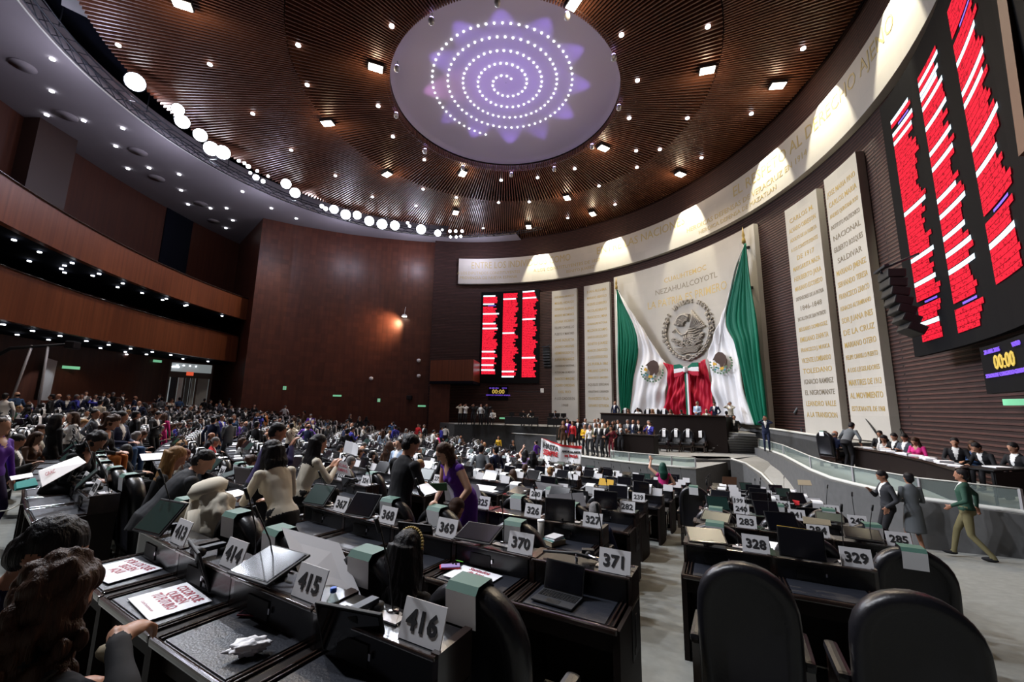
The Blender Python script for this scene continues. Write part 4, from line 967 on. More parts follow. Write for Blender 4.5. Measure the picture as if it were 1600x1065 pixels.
# ================================================================ PEOPLE
import numpy as np
for n_,c_ in {'skin_a':(.42,.22,.14),'skin_b':(.33,.16,.1),'skin_c':(.5,.29,.2),'hair_black':(.008,.007,.008),'hair_brown':(.035,.015,.008),'hair_grey':(.16,.15,.15),'hair_blonde':(.24,.13,.05),'hair_red':(.1,.02,.015),'hair_green':(.01,.05,.035),
  'c_black':(.009,.009,.011),'c_charcoal':(.025,.026,.03),'c_navy':(.012,.018,.05),'c_blue':(.03,.07,.16),'c_grey':(.11,.12,.13),'c_slate':(.06,.07,.09),'c_white':(.72,.72,.7),'c_cream':(.6,.55,.45),'c_red':(.45,.015,.02),'c_maroon':(.12,.012,.02),'c_pink':(.6,.03,.2),'c_purple':(.085,.02,.26),'c_violetdark':(.02,.012,.06),'c_yellow':(.7,.42,.02),'c_brown':(.075,.035,.018),'c_green':(.02,.06,.04),'c_beige':(.3,.25,.17),'c_khaki':(.16,.14,.07),'c_denim':(.1,.17,.3),'c_lightblue':(.35,.45,.6),'c_orange':(.32,.1,.02),'c_skirt':(.4,.4,.38),'c_royal':(.03,.03,.25),'c_lilac':(.35,.25,.5),'c_teal':(.02,.2,.18)}.items():
    mat(n_,c_,.42 if 'skin' in n_ else .55 if 'hair' in n_ else .8, spec=.35 if 'hair' in n_ else .25)
SL=['skin','hair','top','bottom','shirt','shoe']
def caps(rs,n=10):
    pts=[Vector(p) for p,_ in rs]; r=[q for _,q in rs]
    a=(pts[0]-pts[1]).normalized(); b=(pts[-1]-pts[-2]).normalized()
    P=[pts[0]+a*r[0]*.95,pts[0]+a*r[0]*.6]+pts+[pts[-1]+b*r[-1]*.6,pts[-1]+b*r[-1]*.95]; Rr=[r[0]*.25,r[0]*.78]+r+[r[-1]*.78,r[-1]*.25]
    return P,Rr
class Body:
    def __init__(s): s.mb=MB(); s.pr=[]
    def cap(s,rs,lab,n=12):
        P,Rr=caps(rs); s.mb.tube(P,Rr,'c_black',n)
        for (a,ra),(b,rb) in zip(rs[:-1],rs[1:]): s.pr.append(('c',np.array(a,float),np.array(b,float),ra,rb,lab))
    def ell(s,c,r,lab,M=None):
        M=M or Matrix.Identity(3); rings=[]
        for i in range(9):
            ph=math.pi*(i+.02)/8.04; rings.append([Vector(c)+M@Vector((r[0]*math.sin(ph)*math.cos(t),r[1]*math.sin(ph)*math.sin(t),r[2]*math.cos(ph))) for t in [2*math.pi*k/14 for k in range(14)]])
        s.mb.loft(rings,'c_black'); s.pr.append(('e',np.array(c,float),np.array(M.inverted()),np.array(r,float),None,lab))
    def rings(s,rs,lab,n=18,split=None):
        """rs: list of (centre, right vector, forward vector, a, b)"""
        R=[]
        for c,rt,fw,a,b in rs: R.append([Vector(c)+rt*(a*math.cos(t))+fw*(b*math.sin(t)) for t in [2*math.pi*k/n for k in range(n)]])
        s.mb.loft(R,'c_black')
        for (c,rt,fw,a,b),(c2,rt2,fw2,a2,b2) in zip(rs[:-1],rs[1:]): s.pr.append(('r',np.array(c,float),np.array(c2,float),np.array([rt,fw],float),np.array([(a,b),(a2,b2)]),lab))
    def finish(s,voxel,name,shirt=None,wr=.0):
        me=s.mb.mesh('tmp'); o=bpy.data.objects.new('tmp',me); COL.objects.link(o)
        m=o.modifiers.new('r','REMESH'); m.mode='VOXEL'; m.voxel_size=voxel; m.use_smooth_shade=True
        m=o.modifiers.new('s','SMOOTH'); m.factor=.5; m.iterations=3
        dg=bpy.context.evaluated_depsgraph_get(); nm=bpy.data.meshes.new_from_object(o.evaluated_get(dg)); bpy.data.objects.remove(o); bpy.data.meshes.remove(me)
        nv=len(nm.vertices); V=np.zeros(nv*3); nm.vertices.foreach_get('co',V); V=V.reshape(-1,3); best=np.full(nv,1e9); lab=np.zeros(nv,int)
        for p in s.pr:
            if p[0]=='e': q=(V-p[1])@p[2].T/p[3]; d=(np.linalg.norm(q,axis=1)-1)*p[3].min()
            else:
                ab=p[2]-p[1]; t=np.clip(((V-p[1])@ab)/(ab@ab+1e-9),0,1); c=p[1]+t[:,None]*ab; w=V-c
                if p[0]=='c': d=np.linalg.norm(w,axis=1)-(p[3]*(1-t)+p[4]*t)
                else:
                    A=p[4][0][0]*(1-t)+p[4][1][0]*t; B=p[4][0][1]*(1-t)+p[4][1][1]*t; q=np.stack([w@p[3][0]/A,w@p[3][1]/B],1); ax=w-np.outer(w@p[3][0],p[3][0])-np.outer(w@p[3][1],p[3][1])
                    d=(np.linalg.norm(q,axis=1)-1)*np.minimum(A,B)+np.linalg.norm(ax,axis=1)
            k=d<best; best[k]=d[k]; lab[k]=SL.index(p[5])
        if shirt:
            c0,up,rt,fw,L,w,which=shirt; q=V-np.array(c0); h=q@np.array(up); x=np.abs(q@np.array(rt)); y=q@np.array(fw)
            k=(lab==2)&(y>.02)&(h<0.02)&(h>-L)&(x<w*(1+h/L)+.012); lab[k]=SL.index(which)
        if wr:
            N=np.zeros(nv*3); nm.vertices.foreach_get('normal',N); N=N.reshape(-1,3)
            for i in range(nv):
                if lab[i] in(2,3): V[i]+=N[i]*wr*(mnoise.noise(Vector(V[i])*9)+.6*mnoise.noise(Vector((V[i][0]*22,V[i][1]*22,V[i][2]*9))))
                elif lab[i]==1: V[i]+=N[i]*wr*1.2*mnoise.noise(Vector((V[i][0]*60,V[i][1]*60,V[i][2]*8)))
            nm.vertices.foreach_set('co',V.ravel())
        nm.materials.clear()
        for k in ('skin_a','hair_black','c_black','c_black','c_white','c_black'): nm.materials.append(MATS[k])
        mi=[int(lab[p.vertices[0]]) for p in nm.polygons]; nm.polygons.foreach_set('material_index',mi); nm.polygons.foreach_set('use_smooth',[True]*len(mi)); nm.name=name; nm.update(); return nm
def ik(a,c,l1,l2,hint):
    a=Vector(a);c=Vector(c);d=c-a;L=min(d.length,(l1+l2)*.995);d.normalize(); c2=a+d*L
    x=(l1*l1-l2*l2+L*L)/(2*L); h=math.sqrt(max(0,l1*l1-x*x)); hv=Vector(hint)-d*Vector(hint).dot(d); hv.normalize(); return a+d*x+hv*h,c2
def hand(B,w,dirv,nrm,thumb,curl=.4,s=1,fine=False):
    dirv=Vector(dirv).normalized(); nrm=(Vector(nrm)-dirv*Vector(nrm).dot(dirv)).normalized(); side=dirv.cross(nrm)*thumb; w=Vector(w)
    M=Matrix((side,dirv,nrm)).transposed(); B.ell(w+dirv*.045*s,(.042*s,.05*s,.017*s),'skin',M)
    r=.0085 if fine else .011
    for i,(off,ln) in enumerate(((.028,.07),(.01,.08),(-.009,.074),(-.027,.058))):
        b=w+dirv*.08*s+side*off*s; c1=curl*(.8+.1*i); d1=(dirv*math.cos(c1)-nrm*math.sin(c1)); d2=(dirv*math.cos(c1*2.1)-nrm*math.sin(c1*2.1))
        B.cap([(b,r),(b+d1*ln*.5*s,r),(b+d1*ln*.5*s+d2*ln*.5*s,r*.85)],'skin',8)
    b=w+dirv*.02*s+side*.035*s; B.cap([(b,r*1.25),(b+(dirv*.6+side*.8)*.035*s,r*1.1),(b+(dirv*.9+side*.5-nrm*.3)*.062*s,r)],'skin',8)
def human(name,sit=False,lean=0,head=(0,0),hands=None,female=False,long=False,skirt=False,voxel=.017,H=1.72,step=0,stoop=0,twist=0,shirt='shirt',bald=False,sleeves=True,wr=0,hairlen=.3,fine=False,eyes=False,curly=False,bulk=1.0,knee=0,glasses=False,hw=1.08):
    """head=(yaw,pitch down) degrees; hands: {'L':(pos,dir,nrm)} relative to the neck base for unleaned torso frame"""
    B=Body(); f=H/1.72; pz=(.53 if sit else .95)*f; pel=Vector((0,0,pz)); Lm=Matrix.Rotation(-R_(lean),3,'X')
    X=Vector((1,0,0)); tw=Matrix.Rotation(R_(twist),3,'Z'); T=Lm@tw
    def tp(x,y,z): return pel+T@Vector((x*f,y*f,z*f))
    rt=T@X; fw=T@Vector((0,1,0)); up=T@Vector((0,0,1)); g=.9 if female else 1.0; g*=bulk
    B.rings([(tp(0,-.01,-.10),X,Vector((0,1,0)),.15*g,.115*g),(tp(0,-.01,-.02),rt,fw,.172*g*(1.02 if female else .98),.125*g),(tp(0,-.0,.06),rt,fw,.165*g,.118*g)],'bottom')
    wa=.128 if female else .15
    B.rings([(tp(0,0,.0),rt,fw,.172*g,.126*g),(tp(0,.0,.12),rt,fw,wa*g,.108*g),(tp(0,.01,.24),rt,fw,.155*g,.115*g),(tp(0,.012,.34),rt,fw,.17*g,.122*g),(tp(0,0,.43),rt,fw,.165*g,.095*g),(tp(0,-.012,.49),rt,fw,.10*g,.07*g),(tp(0,-.012,.52),rt,fw,.062,.058)],'top')
    if female: 
        for s_ in (-1,1): B.ell(tp(s_*.07,.095,.31),(.062,.05,.062),'top')
    nb=tp(0,-.01,.50); yaw,pit=head; Hm=Matrix.Rotation(-R_(lean*.45),3,'X')@Matrix.Rotation(-R_(yaw),3,'Z')@Matrix.Rotation(-R_(pit),3,'X')
    hc=nb+(up*.5+Hm@Vector((0,0,.5))).normalized()*.145*f+Hm@Vector((0,.018,.0)); B.cap([(nb-up*.02,.056 if not female else .047),(hc-Hm@Vector((0,.01,.05)),.05 if not female else .044)],'skin')
    def hp(x,y,z): return hc+Hm@Vector((x,y,z))
    B.ell(hp(0,0,.03),(.077,.095,.09),'skin',Hm); B.ell(hp(0,.025,-.04),(.06,.066,.072),'skin',Hm); B.cap([(hp(0,.085,.02),.01),(hp(0,.108,-.018),.014)],'skin',8)
    B.ell(hp(0,.078,-.088),(.022,.02,.018),'skin',Hm)
    for s_ in (-1,1): B.ell(hp(s_*.079,-.005,-.0),(.012,.02,.032),'skin',Hm)
    if eyes:
        for s_ in (-1,1): B.ell(hp(s_*.032,.083,.018),(.013,.009,.006),'hair',Hm); B.cap([(hp(s_*.018,.09,.036),.0045),(hp(s_*.05,.08,.036),.0045)],'hair',6)
        B.cap([(hp(-.02,.083,-.055),.005),(hp(.02,.083,-.055),.005)],'shirt' if False else 'skin',6)
    if not bald:
        B.ell(hp(0,-.02,.052),(.088,.1,.088),'hair',Hm); B.ell(hp(0,-.05,.0),(.08,.07,.085),'hair',Hm)
    else: B.ell(hp(0,-.06,-.01),(.078,.05,.05),'hair',Hm)
    if long:
        hl=hairlen; dn_=Vector((0,0,-1)); b0=hp(0,-.055,.0); mid=b0+dn_*hl*.5-fw*.055; en=b0+dn_*hl-fw*.045
        B.rings([(b0+Vector((0,0,.05)),Hm@X,Hm@Vector((0,1,0)),.09,.075),(b0+dn_*hl*.3-fw*.02,rt,fw,.105*hw,.065*hw),(mid,rt,fw,.105*hw*hw,.05*hw),(en,rt,fw,.07*hw*hw,.03)],'hair')
        for s_ in (-1,1): B.cap([(hp(s_*.072,-.01,.03),.03),(hp(s_*.088,.0,-.06),.034),(hp(s_*.09,-.005,-.06)+dn_*hl*.35,.03)],'hair')
    if curly:
        rr=random.Random(3)
        for k in range(70):
            a=rr.uniform(0,2*math.pi); e=rr.uniform(-.6,1.3); dv=Vector((math.cos(a)*math.cos(e),math.sin(a)*math.cos(e),math.sin(e)))
            if dv.y>.45 and dv.z<.5: continue
            q_=rr.uniform(.016,.027); B.ell(hp(dv.x*.088,-.02+dv.y*.095,.035+dv.z*.088),(q_,q_,q_*1.5),'hair')
        for k in range(60):
            t_=rr.uniform(0,1); B.ell(hp(rr.uniform(-.09-.03*t_,.09+.03*t_),-.055+rr.uniform(-.045,.02),-.02-.2*t_),(.02,.02,.034),'hair')
    hands=hands or {}
    for s_,k in ((-1,'L'),(1,'R')):
        sh=tp(s_*.185*g,-.005,.425); B.ell(sh,(.062*g,.06*g,.06*g),'top')
        if k in hands:
            pos,dv,nr=hands[k]; wr_=nb+T@Vector((pos[0]*f,pos[1]*f,pos[2]*f)) if len(hands[k])==3 else Vector(pos); 
        else: wr_=sh+Vector((s_*.09,.06,-.5 if not sit else -.42)); dv=(0,.1,-1); nr=(-s_,0,0)
        el,wr2=ik(sh,wr_,.285*f,.26*f,(s_*.7,-.5,-.6))
        B.cap([(sh,.056*g),(sh.lerp(el,.5),.052*g),(el,.044*g)],'top' if sleeves else 'skin'); B.cap([(el,.044*g),(el.lerp(wr2,.5),.04*g),(wr2-(wr2-el)*.08,.033 if sleeves else .027)],'top' if sleeves else 'skin'); B.cap([(wr2-(wr2-el)*.1,.025),(wr2+(wr2-el).normalized()*.02,.025)],'skin')
        hand(B,wr2,dv,nr,-s_ if k=='R' else 1,.75 if fine else .45,1,fine)
    for s_ in (-1,1):
        hipp=pel+Vector((s_*.09*g,0,-.05*f))
        if sit: kn=pel+Vector((s_*.11,.42*f,.0)); an=pel+Vector((s_*.11,.44*f,-.44*f))
        else:
            st=s_*step; an=Vector((s_*.1,st*.3,.09*f)); 
            if st<0: an.z+=.04*abs(st)
            kn,_=ik(hipp,an,.43*f,.43*f,(0,1,0)); kn=kn
        leg='skin' if skirt else 'bottom'
        B.cap([(hipp,.088*g),(hipp.lerp(kn,.5),.077*g),(kn,.058*g)],'bottom' if (sit or not skirt) else 'bottom'); B.cap([(kn,.057*g),(kn.lerp(an,.4),.052*g),(an,.042 if not skirt else .034)],leg)
        B.ell(an+Vector((0,.06,-.045)),(.043,.125,.042),'shoe')
    if skirt and not sit: B.rings([(tp(0,0,.08),rt,fw,.14*g,.11*g),(tp(0,0,-.05),X,Vector((0,1,0)),.18*g,.135*g),(Vector((0,0,.62)),X,Vector((0,1,0)),.2*g,.16*g),(Vector((0,0,.42)),X,Vector((0,1,0)),.21*g,.17*g)],'bottom')
    sp=None
    if shirt: sp=(tuple(tp(0,0,.5)),tuple(up),tuple(rt),tuple(fw),.3 if not female else .12,.055 if not female else .07,'shirt' if not female else 'skin')
    me=B.finish(voxel,name,sp,wr); me['hc']=tuple(hc); me['nb']=tuple(nb); return me,(hc,Hm)
H_={}
def H(name,**k): H_[name],_=human(name,**k)
N=(0,0,1)
H('m_stand'); H('m_clasp',hands={'L':((-.04,.2,-.42),(.8,.3,-.3),(0,1,0)),'R':((.04,.21,-.41),(-.8,.3,-.3),(0,1,0))})
H('m_phone',head=(0,28),hands={'L':((-.16,.1,-.5),(0,.2,-1),(-1,0,0)),'R':((.08,.27,-.2),(-.3,.5,.6),(0,.3,1))})
H('m_photo',hands={'L':((-.07,.27,.08),(.2,.3,.8),(0,-1,0)),'R':((.07,.27,.08),(-.2,.3,.8),(0,-1,0))})
H('m_back',hands={'L':((-.05,-.19,-.46),(.9,0,-.2),(0,-1,0)),'R':((.05,-.2,-.44),(-.9,0,-.2),(0,-1,0))})
H('m_walk',step=.9,hands={'L':((-.26,.2,-.44),(0,.6,-.6),(-1,0,0)),'R':((.26,-.12,-.48),(0,-.2,-1),(1,0,0))})
H('m_lean',lean=38,head=(0,10),hands={'L':((-.2,.34,-.28),(0,.6,-.6),(0,1,.3)),'R':((.2,.34,-.28),(0,.6,-.6),(0,1,.3))})
H('m_sign',hands={'L':((-.13,.34,-.18),(.2,.2,.9),(0,-1,0)),'R':((.13,.34,-.18),(-.2,.2,.9),(0,-1,0))})
H('m_talk',head=(30,5),hands={'L':((-.34,.3,-.18),(-.3,.8,.1),(0,0,1)),'R':((.3,.1,-.45),(0,.3,-1),(1,0,0))})
H('m_sit',sit=True,lean=8,head=(0,15),hands={'L':((-.12,.36,-.3),(.3,.9,0),N),'R':((.12,.36,-.3),(-.3,.9,0),N)})
H('m_sit_phone',sit=True,lean=-4,head=(0,32),hands={'L':((-.05,.26,-.28),(.2,.7,.4),N),'R':((.06,.28,-.26),(-.2,.7,.4),N)})
H('m_sit_turn',sit=True,lean=3,head=(55,0),twist=-25,hands={'L':((-.1,.33,-.3),(.3,.9,0),N),'R':((.28,.1,-.36),(0,1,0),N)})
H('m_sit_fwd',sit=True,lean=32,head=(0,20),hands={'L':((-.16,.38,-.16),(.2,.9,0),N),'R':((.14,.38,-.16),(-.2,.9,0),N)})
H('b_stand',bald=True); H('b_sit',sit=True,bald=True,lean=8,head=(10,10),hands={'L':((-.12,.36,-.3),(.3,.9,0),N),'R':((.12,.36,-.3),(-.3,.9,0),N)})
fk=dict(female=True,long=True,H=1.62)
H('w_stand',**fk); H('w_clasp',hands={'L':((-.04,.2,-.36),(.8,.3,-.3),(0,1,0)),'R':((.04,.21,-.35),(-.8,.3,-.3),(0,1,0))},**fk)
H('w_phone',head=(0,22),hands={'L':((-.16,.1,-.48),(0,.2,-1),(-1,0,0)),'R':((.06,.27,-.14),(-.3,.5,.6),(0,.3,1))},**fk)
H('w_skirt',skirt=True,**fk); H('w_bun',female=True,H=1.65,skirt=True,hands={'L':((-.04,.2,-.36),(.8,.3,-.3),(0,1,0)),'R':((.04,.21,-.35),(-.8,.3,-.3),(0,1,0))}); H('w_raise',hands={'L':((-.3,.25,.3),(-.1,.2,1),(0,-1,0)),'R':((.2,.2,-.4),(0,.5,-.5),(1,0,0))},sleeves=False,**fk)
H('w_sit',sit=True,lean=6,head=(0,15),hands={'L':((-.12,.34,-.3),(.3,.9,0),N),'R':((.12,.34,-.3),(-.3,.9,0),N)},**fk)
H('w_sit_phone',sit=True,lean=10,head=(0,34),hands={'L':((-.05,.26,-.26),(.2,.7,.4),N),'R':((.06,.28,-.24),(-.2,.7,.4),N)},**fk)
H('w_sit_turn',sit=True,lean=0,head=(-50,0),hands={'L':((-.12,.34,-.3),(.3,.9,0),N),'R':((.12,.34,-.3),(-.3,.9,0),N)},**fk)
POSTURE={'m_stand':'standing','m_clasp':'standing with hands clasped','m_phone':'standing and looking at phone','m_photo':'standing with hands at face','m_back':'standing with hands behind back','m_walk':'walking','m_lean':'standing bent forward','m_sign':'standing and holding up a sheet','m_talk':'standing and gesturing','m_sit':'seated','m_sit_phone':'seated looking down','m_sit_turn':'seated and turned aside','m_sit_fwd':'seated and leaning forward','b_stand':'standing, bald','b_sit':'seated, bald','w_stand':'standing, long hair','w_clasp':'standing with hands clasped, long hair','w_phone':'standing with phone, long hair','w_skirt':'standing in skirt','w_raise':'standing with one arm raised','w_sit':'seated, long hair','w_sit_phone':'seated looking down, long hair','w_sit_turn':'seated turning aside, long hair'}
CN={'c_black':'black','c_charcoal':'charcoal','c_navy':'navy','c_blue':'blue','c_grey':'grey','c_slate':'slate grey','c_white':'white','c_cream':'cream','c_red':'red','c_maroon':'maroon','c_pink':'pink','c_purple':'purple','c_violetdark':'dark violet','c_yellow':'yellow','c_brown':'brown','c_green':'dark green','c_beige':'beige','c_khaki':'khaki','c_denim':'denim','c_lightblue':'light blue','c_orange':'orange','c_skirt':'pale','c_royal':'royal blue','c_lilac':'lilac','c_teal':'teal'}
PG='people in the crowd'
def person(mesh,loc,head_deg,top='c_black',bottom='c_black',hair='hair_black',skin='skin_a',shirt='c_white',label=None,where='',group=None,name='person',s=1):
    me=H_[mesh] if isinstance(mesh,str) else mesh
    o=bpy.data.objects.new(name,me); COL.objects.link(o); o.location=loc; o.rotation_euler=(0,0,-R_(head_deg)); o.scale=(s,s,s)
    for sl,k in zip(o.material_slots,(skin,hair,top,bottom,shirt,'c_black')): sl.link='OBJECT'; sl.material=MATS[k]
    if label is None: label='person in %s %s, %s'%(CN[top],where,POSTURE[mesh])
    o['label']=label; o['category']='person'
    if group: o['group']=group
    return o
def fl(px,dep,py=None):
    d=ray(px,py or 640); x=d.x/d.y*dep; return Vector((x,dep,floor_at(x,dep)))
def stg(px,py,z,dep=None):
    if dep: d=ray(px,py); return Vector((d.x/d.y*dep,dep,z))
    v=at_z(px,py,z); return Vector((v.x,v.y,z))
# ================================================================ WHO STANDS AND SITS WHERE
rp=random.Random(21)
# mid distance people
M=[ # mesh, px, depth, heading, top, bottom, hair, shirt, label
('w_stand',6,5.6,80,'c_purple','c_violetdark','hair_brown','c_purple','person in long dark violet dress standing at the left edge of the photo'),
('m_sit_phone',36,7.2,60,'c_charcoal','c_black','hair_black','c_white','person in charcoal suit seated with hands on desk near the left edge'),
('w_sit',58,8.6,75,'c_brown','c_black','hair_brown','c_brown','person with long brown hair and brown jacket seated at the far left'),
('w_stand',93,8.6,20,'c_black','c_black','hair_black','c_black','person in black with long dark hair seen from behind, before white t-shirt'),
('w_stand',116,10.2,-160,'c_white','c_black','hair_brown','c_white','person in white t-shirt facing the camera at the left'),
('m_talk',150,10.8,60,'c_slate','c_slate','hair_black','c_white','person in slate suit with arm round a neighbour in brown'),
('w_stand',165,12.2,-150,'c_brown','c_black','hair_brown','c_brown','smiling person with brown hair between slate suit and brown jacket'),
('m_stand',180,10.8,0,'c_brown','c_black','hair_black','c_brown','person in brown jacket seen from behind'),
('m_stand',214,12.5,20,'c_black','c_black','hair_black','c_white','person in black jacket behind the person in brown jacket'),
('m_phone',246,14,90,'c_black','c_black','hair_black','c_white','person in black suit standing beside a tall row of chairs'),
('w_sit_turn',290,11.5,60,'c_red','c_maroon','hair_brown','c_red','person in bright red top seated left of the red jacket'),
('w_sit',287,10,20,'c_maroon','c_black','hair_blonde','c_red','person in dark red jacket with fair hair seen from behind'),
('w_sit_phone',283,8,70,'c_white','c_black','hair_red','c_white','person with dark red hair and white top looking down'),
('w_sit_phone',318,7.4,60,'c_grey','c_black','hair_black','c_grey','person with short black bob and grey top looking down'),
('m_stand',336,14.5,0,'c_navy','c_navy','hair_black','c_white','person in navy suit with back to the camera, left middle'),
('m_clasp',362,15,-60,'c_grey','c_grey','hair_black','c_white','person in grey suit facing left beside the navy suit'),
('m_stand',348,17,90,'c_royal','c_navy','hair_black','c_white','person in royal blue suit seen in profile, left middle'),
('w_sit',380,13,60,'c_white','c_black','hair_brown','c_white','person in white blouse at the end of a row of chairs'),
('m_stand',404,14.5,10,'c_black','c_black','hair_black','c_black','person in black seen from behind, left of the light shirt'),
('m_phone',432,17,60,'c_khaki','c_black','hair_black','c_khaki','person in khaki shirt standing in the crowded rows'),
('m_sit_fwd',415,10,40,'c_black','c_black','hair_black','c_black','person in black jacket bending over a desk, left of the centre'),
('w_sit_phone',388,8,60,'c_white','c_black','hair_brown','c_white','person in white with brown hair seated and reading'),
('m_photo',458,16.5,-40,'c_cream','c_black','hair_black','c_cream','person in cream shirt carrying a camera strap'),
('m_stand',545,17,-30,'c_black','c_black','hair_black','c_black','person in black with patterned trousers standing among the rows'),
('b_sit',574,14,-70,'c_navy','c_black','hair_grey','c_white','grey haired person in navy suit seated in the middle rows'),
('w_stand',612,10.5,10,'c_brown','c_black','hair_brown','c_brown','person in brown with long hair beside the light blue shirt'),
('m_stand',627,10.2,-150,'c_lightblue','c_black','hair_black','c_white','person in light blue shirt facing the camera'),
('m_stand',541,21,60,'c_navy','c_navy','hair_black','c_white','person in navy suit standing high above the crowd near the middle'),
('m_phone',543,27,60,'c_black','c_black','hair_black','c_black','small far person in black standing before the red-brown wall'),
('m_stand',655,32,-150,'c_red','c_black','hair_black','c_red','person in red shirt standing before the red-brown wall'),
('m_stand',664,32,-150,'c_black','c_black','hair_grey','c_white','person in black jacket and white shirt beside the red shirt at the wall'),
('m_stand',619,27,-60,'c_royal','c_navy','hair_black','c_white','person in royal blue jacket standing in the far rows'),
('w_stand',685,18,60,'c_green','c_black','hair_black','c_lightblue','person in dark green vest with light blue sleeves'),
('m_stand',707,8.8,20,'c_charcoal','c_charcoal','hair_black','c_white','tall person in charcoal suit seen from behind, right of the purple dress'),
('m_back',754,12.2,10,'c_grey','c_grey','hair_black','c_grey','person in light grey suit with hands clasped behind the back'),
('m_stand',776,12.4,-50,'c_navy','c_navy','hair_black','c_lightblue','person in navy suit facing the grey suit with clasped hands'),
('w_raise',822,15.5,40,'c_lilac','c_black','hair_black','c_lilac','person in lilac top with one arm raised, near the banner'),
('w_stand',833,14.5,-30,'c_black','c_black','hair_black','c_black','person in black with long black hair beside the protest banner'),
('w_skirt',780,31,-160,'c_yellow','c_skirt','hair_black','c_yellow','person in yellow top and long pale skirt before the grey stage wall'),
('w_skirt',802,27.5,150,'c_charcoal','c_black','hair_black','c_charcoal','person in dark grey dress walking on the floor before the stage'),
('m_walk',838,26,-60,'c_purple','c_brown','hair_black','c_purple','person in purple jacket and brown trousers left of the banner'),
('m_stand',853,25.5,-120,'c_navy','c_black','hair_grey','c_white','grey haired person in navy behind the left end of the banner'),
('m_stand',875,24.5,-150,'c_red','c_black','hair_black','c_red','person in red shirt standing behind the banner'),
('w_stand',894,23.8,-150,'c_yellow','c_black','hair_black','c_yellow','person in pale yellow top behind the banner'),
('w_stand',906,23.5,-150,'c_brown','c_black','hair_black','c_brown','person in dark brown top behind the right end of the banner'),
]
for mesh,px,dep,hd,top,bot,hair,sh,lab in M:
    person(mesh,fl(px,dep),hd,top,bot,hair,rp.choice(['skin_a','skin_b','skin_c']),sh,lab)
# the two by the aisle
p_=fl(1032,12.0); person('w_raise',p_,10,'c_pink','c_denim','hair_green','skin_c','c_pink','person in pink top with green streaked hair, arm stretched out in the aisle') if 'hair_green' in MATS else None
# group on the stage
G_=[(880,23.8,'c_brown','w_stand'),(887,24.2,'c_purple','m_stand'),(895,23.8,'c_red','w_skirt'),(903,25.6,'c_black','m_stand'),(915,26.2,'c_slate','m_clasp'),(914,22.8,'c_yellow','w_clasp'),(922,22.5,'c_white','w_stand'),(930,25.8,'c_grey','b_stand'),(931,22.3,'c_khaki','m_clasp'),(937,22.0,'c_charcoal','m_stand'),(942,25.4,'c_beige','m_stand'),(946,21.9,'c_black','m_clasp'),(950,24.8,'c_green','w_stand'),(958,24.9,'c_brown','w_clasp'),(955,21.8,'c_maroon','w_phone'),(966,24.4,'c_black','m_stand'),(970,22.3,'c_charcoal','m_sign'),(981,24.9,'c_grey','m_clasp'),(990,24.6,'c_navy','b_stand'),(998,24.2,'c_black','m_clasp'),(1014,23.8,'c_brown','m_stand'),(961,26,'c_white','w_stand'),(935,26.6,'c_navy','m_stand')]
seen={}
ORD2=ORD+['fifteenth','sixteenth','seventeenth','eighteenth','nineteenth','twentieth','twenty-first','twenty-second','twenty-third']
for px,dep,c,me in G_:
    z=S1-.14 if dep<23.5 else S1
    pos=('front row' if dep<23.5 else 'back row'); k=(c,pos,me); seen[k]=seen.get(k,0)+1
    o=person(me,stg(px,680,z,dep),-150+rp.uniform(-25,25),c,rp.choice(['c_black','c_charcoal',c]),rp.choice(['hair_black','hair_black','hair_brown','hair_grey']),rp.choice(['skin_a','skin_b']),'c_white','person in %s, %s of the stage group, %s, %s from left'%(CN[c],pos,POSTURE[me].split(',')[0].replace('standing with ','').replace('standing and ',''),ORD2[sum(1 for g_ in G_ if g_[0]<px)]))
person('m_sign',stg(1017,700,S1,22.4),-120,'c_royal','c_royal','hair_black','skin_b','c_white','person in royal blue suit holding a sheet beside the speaker rostrum')
person('b_sit',stg(980,690,S1,22.9),-150,'c_grey','c_black','hair_grey','skin_b','c_white','person seated behind the rostrum in grey with glasses')
def behind(t,off): v=along(deskL,deskR,t)-dn*off; return Vector((v.x,v.y,S2))
hd0=math.degrees(math.atan2(dn.x,dn.y))
person('b_stand',behind(.05,1.3),hd0,'c_navy','c_navy','hair_grey','skin_c','c_white','bald person in navy suit standing at the left end of the long stage desk')
for t,off,me,c,hair,lab in [(.19,1.15,'w_sit','c_green','hair_brown','person in green seated at the left part of the stage desk'),(.28,1.15,'m_sit','c_white','hair_black','person in white seated behind the stage desk near its left'),(.41,1.1,'w_sit','c_beige','hair_blonde','person with fair hair and beige top seated behind the stage desk'),(.56,1.1,'w_sit','c_white','hair_brown','person in white top seated near the middle of the stage desk'),(.665,1.1,'m_sit_fwd','c_black','hair_black','dark dressed person bent low behind the middle of the stage desk'),(.76,1.2,'m_clasp','c_lightblue','hair_grey','person in pale blue suit standing behind the stage desk'),(.885,1.2,'m_phone','c_navy','hair_black','person in navy suit standing with hand to face behind the stage desk'),(.83,1.15,'b_sit','c_beige','hair_grey','person in beige seated between the two standing at the stage desk'),(.97,1.9,'m_photo','c_cream','hair_black','person in light top with raised hands at the right end of the stage desk')]:
    person(me,behind(t,off),hd0+rp.uniform(-12,12),c,'c_black',hair,'skin_a','c_white',lab)
person('m_back',stg(1138,690,S1+.6,24.2),20,'c_charcoal','c_black','hair_black','skin_b','c_white','person in charcoal seen from behind at the right end of the stage desk')
person('m_walk',stg(1150,695,S1+.36,23.9),-140,'c_black','c_black','hair_black','skin_b','c_white','person in black suit and tie coming down the stage stairs')
person('m_photo',stg(1198,690,PZ,20.6),-150,'c_navy','c_navy','hair_black','skin_b','c_white','person in navy suit with hand at face right of the stage stairs')
